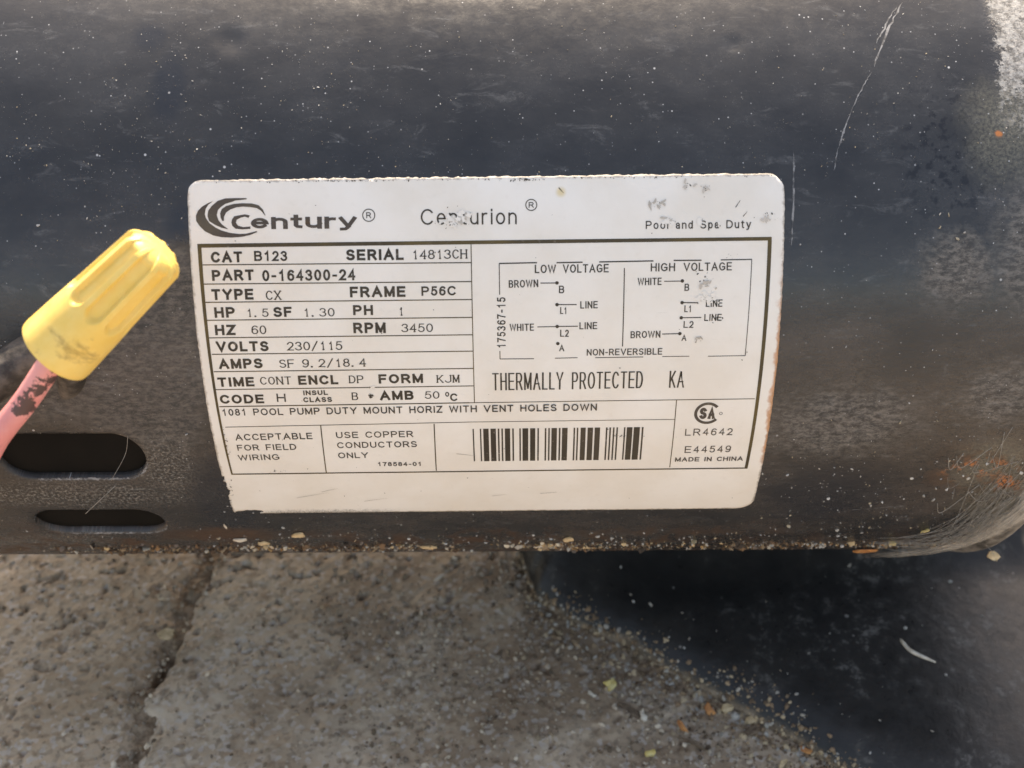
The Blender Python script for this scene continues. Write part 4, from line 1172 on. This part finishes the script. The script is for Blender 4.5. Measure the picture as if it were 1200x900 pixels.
shell_chip('flower_bit', 'yellow petal scrap above the orange leaf scrap', 90.6, 89.5, -.1, 1.9, 2.4, .7, MAT['yellowbit'], 'petal', 9)
shell_chip('flower_bit', 'pale yellow stick-like petal near the dusty right rim', 94.6, 79.0, -1.1, 2.4, .9, .6, MAT['yellowbit'], 'petal', 10)
shell_chip('wood_chip', 'upright pale splinter under the bottom left corner of the label', -60.2, 73.5, 1.5, 2.6, .45, .4, MAT['pale'], 'chip', 11, GS)
chip('wood_chip', 'cream rectangular chip hanging below the dusty rim at the right end', np.array(HANG) * MM, (0.1, -0.8, 0.6), (0.55, 0.2, -0.75), 3.7, 2.1, .7, MAT['tan'], 'chip', None, 12)
chip('wood_chip', 'tan chip bridging the joint between the two slabs', on_ground(-93.2, -40.7, 1.2), (0.1, -.2, 1), (1, .35, 0), 4.7, 3.4, .8, MAT['tan'], 'chip', None, 13)
chip('twig', 'short tan stick lying on the slab below the motor middle', on_ground(-18.2, -19.8, .4), (0, -.1, 1), (.75, .6, 0), 4.2, 1.1, .8, MAT['pale'], 'twig', None, 14)
chip('flower_bit', 'yellow dried flower scrap on the slab in front of the black base', on_ground(28.7, -59.4, .6), (.2, -.3, 1), (1, .6, 0), 3.6, 3.0, 1.0, MAT['yellowbit'], 'petal', None, 15, 8)
chip('wood_chip', 'small cream splinter left of the yellow flower scrap', on_ground(23.6, -62.4, .4), (0, -.2, 1), (.8, -.6, 0), 3.0, 1.2, .6, MAT['pale'], 'chip', None, 16)
chip('twig', 'brown stick lying in the grit below the yellow flower scrap', on_ground(33.7, -67.5, .4), (0, -.2, 1), (.78, -.62, 0), 9.0, 2.2, 1.0, MAT['brown'], 'twig', None, 17)
chip('wood_chip', 'whitish splinter leaning at the end of the brown stick', on_ground(36.5, -69.5, .8), (.1, -.3, 1), (.3, -1, 0), 3.4, 1.5, .8, MAT['pale'], 'chip', None, 18)
chip('wood_chip', 'long whitish chip against the foot of the black base at the bottom edge', on_ground(84.5, -83.0, .8), (.1, -.3, 1), (.72, -.7, 0), 8.0, 2.2, 1.1, MAT['pale'], 'chip', None, 19)
chip('dead_leaf', 'curled orange brown leaf beside the long whitish chip', on_ground(91.0, -87.5, .8), (.0, -.3, 1), (1, -.3, 0), 6.0, 3.4, .8, MAT['orange'], 'leaf', None, 20, 10, 0.8)
chip('dead_leaf', 'rusty leaf crumb in the grit along the black base', on_ground(54.0, -67.8, .8), (.0, -.4, 1), (.4, -1, 0), 4.0, 2.6, .8, MAT['orange'], 'leaf', None, 21)
chip('wood_chip', 'tan crumb beside the rusty leaf crumb', on_ground(58.5, -67.0, .8), (.1, -.3, 1), (.6, .4, 0), 3.4, 2.8, 1.0, MAT['tan'], 'chip', None, 22)
chip('pebble', 'flat round grey pebble on the browner slab near the motor', on_ground(-97.1, -25.4, .2), (0, -.05, 1), (1, 0, 0), 4.6, 3.4, 1.2, MAT['slabR'], 'pebble', None, 23, 14)
for nm, lb, x_, y_, an, L_, W_, mt, ct, sd_ in [
    ('dead_leaf', 'brown leaf shred between the rusty leaf crumb and the long whitish chip', 63.5, -74.5, .5, 4.6, 2.4, 'brown', 'leaf', 31),
    ('dead_leaf', 'small orange leaf shred just left of the long whitish chip', 76.5, -80.5, -.4, 3.6, 2.0, 'orange', 'leaf', 32),
    ('wood_chip', 'tan shaving on the grit at the bottom edge, left of the whitish chip', 70.0, -84.0, .9, 3.8, 1.5, 'tan', 'chip', 33),
    ('wood_chip', 'pale crumb in the grit against the base, above the whitish chip', 77.0, -77.0, .2, 2.6, 1.9, 'pale', 'chip', 34),
    ('dead_leaf', 'tan leaf scrap right of the tan crumb, against the base', 64.5, -70.8, .3, 4.4, 2.6, 'tan', 'leaf', 36),
    ('wood_chip', 'orange tan shaving between the brown stick and the bottom edge', 46.0, -73.0, -.9, 4.2, 1.4, 'orange', 'chip', 37),
    ('wood_chip', 'yellowish chip at the very bottom edge, below the brown stick', 37.0, -81.0, .4, 3.2, 2.0, 'yellowbit', 'chip', 38),
    ('twig', 'thin dark rootlet crossing the grit near the bottom edge', 48.0, -78.0, -.5, 9.0, .8, 'brown', 'twig', 35)]:
    chip(nm, lb, on_ground(x_, y_, .8), (.05, -.25, 1), (math.cos(an), math.sin(an), 0), L_, W_, .9, MAT[mt], ct, None, sd_)
mbz = lambda x, y: float(np.min(np.where((P3[..., 0] - x) ** 2 + (P3[..., 1] - y) ** 2 < 9, hz, 99)))
CRV = [BONE[0], BONE[1], BONE[2]]
v, f = tube(catmull([np.array(p) * MM for p in CRV], 6), np.array([.25, .4, .45, .45, .42, .45, .5, .5, .48, .45, .4, .3, .2]) * MM, 8)
tag(mobj('root_bit', v, f, MAT['pale'], origin=np.array(CRV[1]) * MM), 'curved white rootlet lying on the black base', 'twig')

# ------------------------------------------------------------------ what nobody could count: grit on the slabs, flecks on the motor and base
ICO_V = []
gphi = (1 + 5 ** .5) / 2
for a, b in ((1, gphi), (-1, gphi), (1, -gphi), (-1, -gphi)): ICO_V += [(0, a, b), (a, b, 0), (b, 0, a)]
ICO_V = np.array(ICO_V, float) / np.linalg.norm([1, gphi])
ICO_F = [(i, j, k) for i in range(12) for j in range(i + 1, 12) for k in range(j + 1, 12)
         if max(np.linalg.norm(ICO_V[i] - ICO_V[j]), np.linalg.norm(ICO_V[j] - ICO_V[k]), np.linalg.norm(ICO_V[i] - ICO_V[k])) < 1.2]
ICO_F = np.array([(i, j, k) if np.dot(np.cross(ICO_V[j] - ICO_V[i], ICO_V[k] - ICO_V[i]), ICO_V[i]) > 0 else (i, k, j) for i, j, k in ICO_F])


def grains(pos, size, cols, squash=.7):
    n = len(pos)
    jit = 0.68 + 0.5 * rng.random((n, 12, 1))
    q = rng.normal(size=(n, 4)); q /= np.linalg.norm(q, axis=1)[:, None]
    w, x, y, z = q.T
    Rm = np.stack([1 - 2 * (y * y + z * z), 2 * (x * y - z * w), 2 * (x * z + y * w), 2 * (x * y + z * w), 1 - 2 * (x * x + z * z), 2 * (y * z - x * w), 2 * (x * z - y * w), 2 * (y * z + x * w), 1 - 2 * (x * x + y * y)], -1).reshape(n, 3, 3)
    asp = np.stack([0.7 + .7 * rng.random(n), 0.7 + .4 * rng.random(n), squash * (0.7 + .4 * rng.random(n))], -1)
    v = ICO_V[None] * jit * asp[:, None] * size[:, None, None]
    v = np.einsum('nij,nkj->nki', Rm, v) + pos[:, None]
    f = (ICO_F[None] + (np.arange(n) * 12)[:, None, None]).reshape(-1, 3)
    return v.reshape(-1, 3), f, np.repeat(cols, 12, 0)


PAL = np.array([1.45, 1.3, 1.1]) * np.array([(.27, .24, .21), (.34, .31, .28), (.20, .165, .13), (.13, .10, .075), (.42, .38, .33), (.30, .25, .19), (.50, .46, .41), (.22, .19, .165)])
BX = np.array(BASE, float)


def base_edge_y(x): return np.interp(x, BX[:, 0], BX[:, 1])


n = 34000
gx = rng.uniform(-165, 170, n); gy = rng.uniform(-108, 10, n)
edge = np.abs(gy - base_edge_y(gx)) * .75
inside = (gx > 4) & (gy > base_edge_y(gx) + 1.0 + 2.5 * fbm(gx * .15, gy * .15, 72, 3))
dens = 0.10 + 0.75 * np.clip((fbm(gx * .05, gy * .05, 71, 3) + .12) * 3, 0, 1) * np.clip((gx + 75) / 60, 0, 1) + 1.6 * np.exp(-edge / 10) * (gx > 5) + 0.5 * np.exp(-np.abs(gx - joint_x(gy)) / 3)
keep = (rng.random(n) < dens) & ~inside
gx, gy = gx[keep], gy[keep]
size = 0.22 + 0.75 * rng.random(len(gx)) ** 3.2 + 0.75 * np.exp(-np.abs(gy - base_edge_y(gx)) / 7) * rng.random(len(gx)) * (gx > 5)
gzz = ground_z(gx, gy)
NB = 1100
t0 = rng.uniform(18, len(bo) - 20, NB); w0 = np.abs(rng.normal(0, 2.6, NB)) * (0.3 + 1.6 * vnoise(t0 * .13, t0 * 0, 64))
i0 = t0.astype(int); fr = (t0 - i0)[:, None]
pe = bo[i0] * (1 - fr) + bo[i0 + 1] * fr + w0[:, None] * bn[0]
gx = np.concatenate([gx, pe[:, 0]]); gy = np.concatenate([gy, pe[:, 1]]); gzz = np.concatenate([gzz, np.maximum(np.interp(w0, bw, hh), 0.1)])
size = np.concatenate([size, 0.2 + .8 * rng.random(NB) ** 2.5])
pos = np.stack([gx, gy, gzz + size * .15], -1)
cols = PAL[rng.integers(0, len(PAL), len(gx))] * (0.75 + .5 * rng.random((len(gx), 1)))
BR = np.array([(.26, .17, .10), (.36, .25, .15), (.18, .12, .075), (.50, .38, .24), (.44, .40, .34)])
nearb = np.abs(gy - base_edge_y(gx)) < 9 + 5 * rng.random(len(gx))
nearb &= gx > 0
cols[~nearb] *= 0.8
cols[nearb] = BR[rng.integers(0, 5, nearb.sum())] * (0.7 + .5 * rng.random((nearb.sum(), 1)))
v, f, c = grains(pos * MM, size * MM, cols)
grit = mobj('grit', v, f, MAT['grit'], smooth=False, col=c)
tag(grit, 'loose sand and grit scattered over the paving slabs', 'grit', kind='stuff')

# pale flecks stuck to the paint, thickest low on the right
n = 900
s = np.concatenate([rng.normal(82, 17, 330), rng.uniform(-66, 60, 270), rng.uniform(-108, 110, 300), rng.uniform(-108, 96, 5200)])
a = np.concatenate([68 + rng.normal(0, 15, 330), 79 + 11 * rng.random(270), rng.uniform(-44, 92, 300), rng.uniform(-48, -2, 5200)])
cl_ = fbm(s * .06, a * .06, 97, 3) + .7 * fbm(s * .3, a * .3, 98, 2)
mk_ = (np.arange(len(s)) < 900) | (cl_ > .09) | (rng.random(len(s)) < .12)
s, a = s[mk_], a[mk_]
ok = (s < 108) & (s > -112) & (a < 97) & (a > -48) & (sd_slots(s, a) > .3)
u_, v_ = s - S0, a - TH0 * R
ok &= ~((u_ > -3.2) & (u_ < 109) & (v_ > -13) & (v_ < 66))
s, a = s[ok], a[ok]
size = np.where(a < -3, 0.04, 0.09) + np.where(a < -3, .17, .42) * rng.random(len(s)) ** np.where(a < -3, 7, 5) + 0.16 * rng.random(len(s)) ** 3 * (a > 45)
cols = np.array([(.55, .53, .49), (.42, .40, .36), (.62, .60, .56), (.50, .41, .28)])[rng.integers(0, 4, len(s))]
v, f, c = grains(shell_pt(s, a, shell_off(s, a) + 0.01), size * MM, cols, .4)
# flecks on the base and more along the motor's lower edge
bi = rng.integers(0, len(bo), 330); bj = rng.integers(3, len(bw), 330)
bp = np.concatenate([P3[bi, bj], hz[bi, bj][:, None] + .1], -1) * MM
cols2 = np.array([(.40, .38, .34), (.30, .27, .23), (.52, .50, .46)])[rng.integers(0, 3, 330)]
v2, f2, c2 = grains(bp, (0.12 + .55 * rng.random(330) ** 4) * MM, cols2, .5)
se = rng.uniform(-108, 106, 520); ae = 89 + 8 * rng.random(520)
kk = fbm(se * .08, ae * 0, 93, 3) > -0.06
se, ae = se[kk], ae[kk]
cols3 = np.array([(.50, .45, .37), (.40, .30, .18), (.16, .10, .06), (.60, .56, .50)])[rng.integers(0, 4, len(se))]
v3, f3, c3 = grains(shell_pt(se, ae, shell_off(se, ae) + .1), (0.12 + .5 * rng.random(len(se)) ** 3) * MM, cols3, .5)
sc3 = rng.uniform(-112, 108, 3400); ac3 = 88 + 10 * rng.random(3400) ** .8 - 5 * rng.random(3400) ** 3
kk = (fbm(sc3 * .07, sc3 * 0, 94, 3) + .35 * fbm(sc3 * .4, ac3 * .3, 95, 2)) > -0.03
sc3, ac3 = sc3[kk], ac3[kk]
cr = np.array([(.085, .05, .03), (.13, .08, .05), (.06, .045, .035), (.22, .13, .07), (.30, .22, .14), (.16, .13, .11)])[rng.integers(0, 6, len(sc3))]
v4, f4, c4 = grains(shell_pt(sc3, ac3, shell_off(sc3, ac3) + .05), (0.14 + .5 * rng.random(len(sc3)) ** 2.4 + .9 * rng.random(len(sc3)) ** 14) * MM, cr, .35)
nf = 420
ctrs = np.array([(12, 10), (-24, 7), (-56, 7), (78, 18), (40, 16), (-90, 14)])
pk = rng.choice(6, nf, p=[.34, .16, .16, .18, .08, .08])
sf = ctrs[pk, 0] + ctrs[pk, 1] * rng.normal(size=nf) * .6; af = 87.5 + 5.5 * rng.random(nf) + 2 * rng.normal(size=nf) * (rng.random(nf) < .3)
okf = (sf < 107) & (af < 98)
sf, af = sf[okf], af[okf]
cf = np.array([(.62, .45, .25), (.50, .30, .13), (.66, .56, .42), (.36, .20, .09), (.46, .42, .36)])[rng.integers(0, 5, len(sf))]
v5, f5, c5 = grains(shell_pt(sf, af, shell_off(sf, af) + .08), (0.18 + .75 * rng.random(len(sf)) ** 3) * MM, cf, .22)
v4 = np.concatenate([v4, v5]); f4 = np.concatenate([f4, f5 + len(v4) - len(v5)]); c4 = np.concatenate([c4, c5])
crust = mobj('edge_crust', v4, f4, MAT['grit'], smooth=False, col=c4)
tag(crust, 'brown crust of rust and fine debris along the underside of the motor', 'crust', kind='stuff')
fl = mobj('dust_flecks', np.concatenate([v, v2, v3]), np.concatenate([f, f2 + len(v), f3 + len(v) + len(v2)]), MAT['grit'], smooth=False, col=np.concatenate([c, c2, c3]))
tag(fl, 'pale dust flecks and crumbs stuck to the motor paint and the base', 'dust', kind='stuff')

# ------------------------------------------------------------------ cobwebs
def strand(pts, r=0.07, n=8):
    p = catmull([np.array(q) * MM for q in pts], n)
    return tube(p, r * MM, 5)


def sp_(s, a, off=0.4): return tuple(shell_pt(s, a, off) / MM)


m = Mesh()
for p, r in [([sp_(-79.5, 56), sp_(-84, 60.5, 1.2), sp_(-88.5, 66.5)], .07), ([sp_(-74, 42, .1), sp_(-76, 48, -1), sp_(-80, 54.5, .2)], .05)]:
    m.add(*strand(p, r))
tag(m.build('cobweb', MAT['web'], origin=shell_pt(-84, 60, 1)), 'thin cobweb thread between the two vent slots', 'cobweb')
m = Mesh()
for i in range(70):
    a0 = 60 + rng.normal() * 7; s0 = 106 + rng.normal() * 3
    a1 = 88 + rng.normal() * 4; s1 = 84 + rng.random() * 22
    m.add(*strand([sp_(min(s0, 111), a0, .8), sp_((s0 + s1) / 2 + rng.normal() * 1.5, (a0 + a1) / 2 + 4 + rng.normal() * 2, 1.3 + rng.random()), sp_(s1, a1, .5)], .018 + .03 * rng.random()))
for i in range(14):
    s0 = 90 + 18 * rng.random(); a0 = 46 + 20 * rng.random()
    m.add(*strand([sp_(s0, a0, .3), sp_(s0 + 4 * rng.random(), a0 + 3, .8), sp_(s0 + 9 * rng.random(), a0 + 5 * rng.normal(), .4)], .03 + .04 * rng.random()))
m.add(*strand([tuple(np.array(HANG) + (0, 0, .6)), tuple((np.array(HANG) + np.array(sp_(111, 88, .6))) / 2 + (.3, 0, .2)), sp_(111, 88, .6)], .05))
tag(m.build('cobweb', MAT['web'], origin=shell_pt(104, 76, 1)), 'dusty sheet of cobweb in the lower right corner of the motor', 'cobweb')

ctr = catmull([(118, 40), (113.5, 52), (111, 64), (107.5, 76), (102, 87), (94, 95), (84, 98.5)], 8)
tg = np.gradient(ctr, axis=0); tg /= np.linalg.norm(tg, axis=1)[:, None]; nn = np.stack([-tg[:, 1], tg[:, 0]], -1)
for lay, (wd, of_) in enumerate(((7.0, 1.5), (12.0, 1.0))):
    ww = np.linspace(-.5, .5, 13)
    q = ctr[:, None] + nn[:, None] * ww[None, :, None] * wd
    of2 = of_ + .9 * np.cos(ww * math.pi)[None] + .5 * fbm(q[..., 0] * .3, q[..., 1] * .3, 96 + lay, 2)
    vv = shell_pt(q[..., 0].ravel(), q[..., 1].ravel(), 0); out = shell_pt(q[..., 0].ravel(), q[..., 1].ravel(), 1.0) - vv
    vv = vv + out * of2.ravel()[:, None]
    uvw = np.stack([np.repeat(np.linspace(0, 4.4, len(ctr))[:, None], 13, 1) + lay * 0.0, np.repeat((ww + .5)[None], len(ctr), 0)], -1).reshape(-1, 2)
    o = mobj('cobweb', vv, grid_faces(len(ctr), 13), MAT['websheet'], uv=uvw, origin=shell_pt(106, 78, 1))
    tag(o, ('thick pale band of cobweb round the right end of the motor', 'thin wide veil of cobweb over the lower right corner of the motor')[lay], 'cobweb')
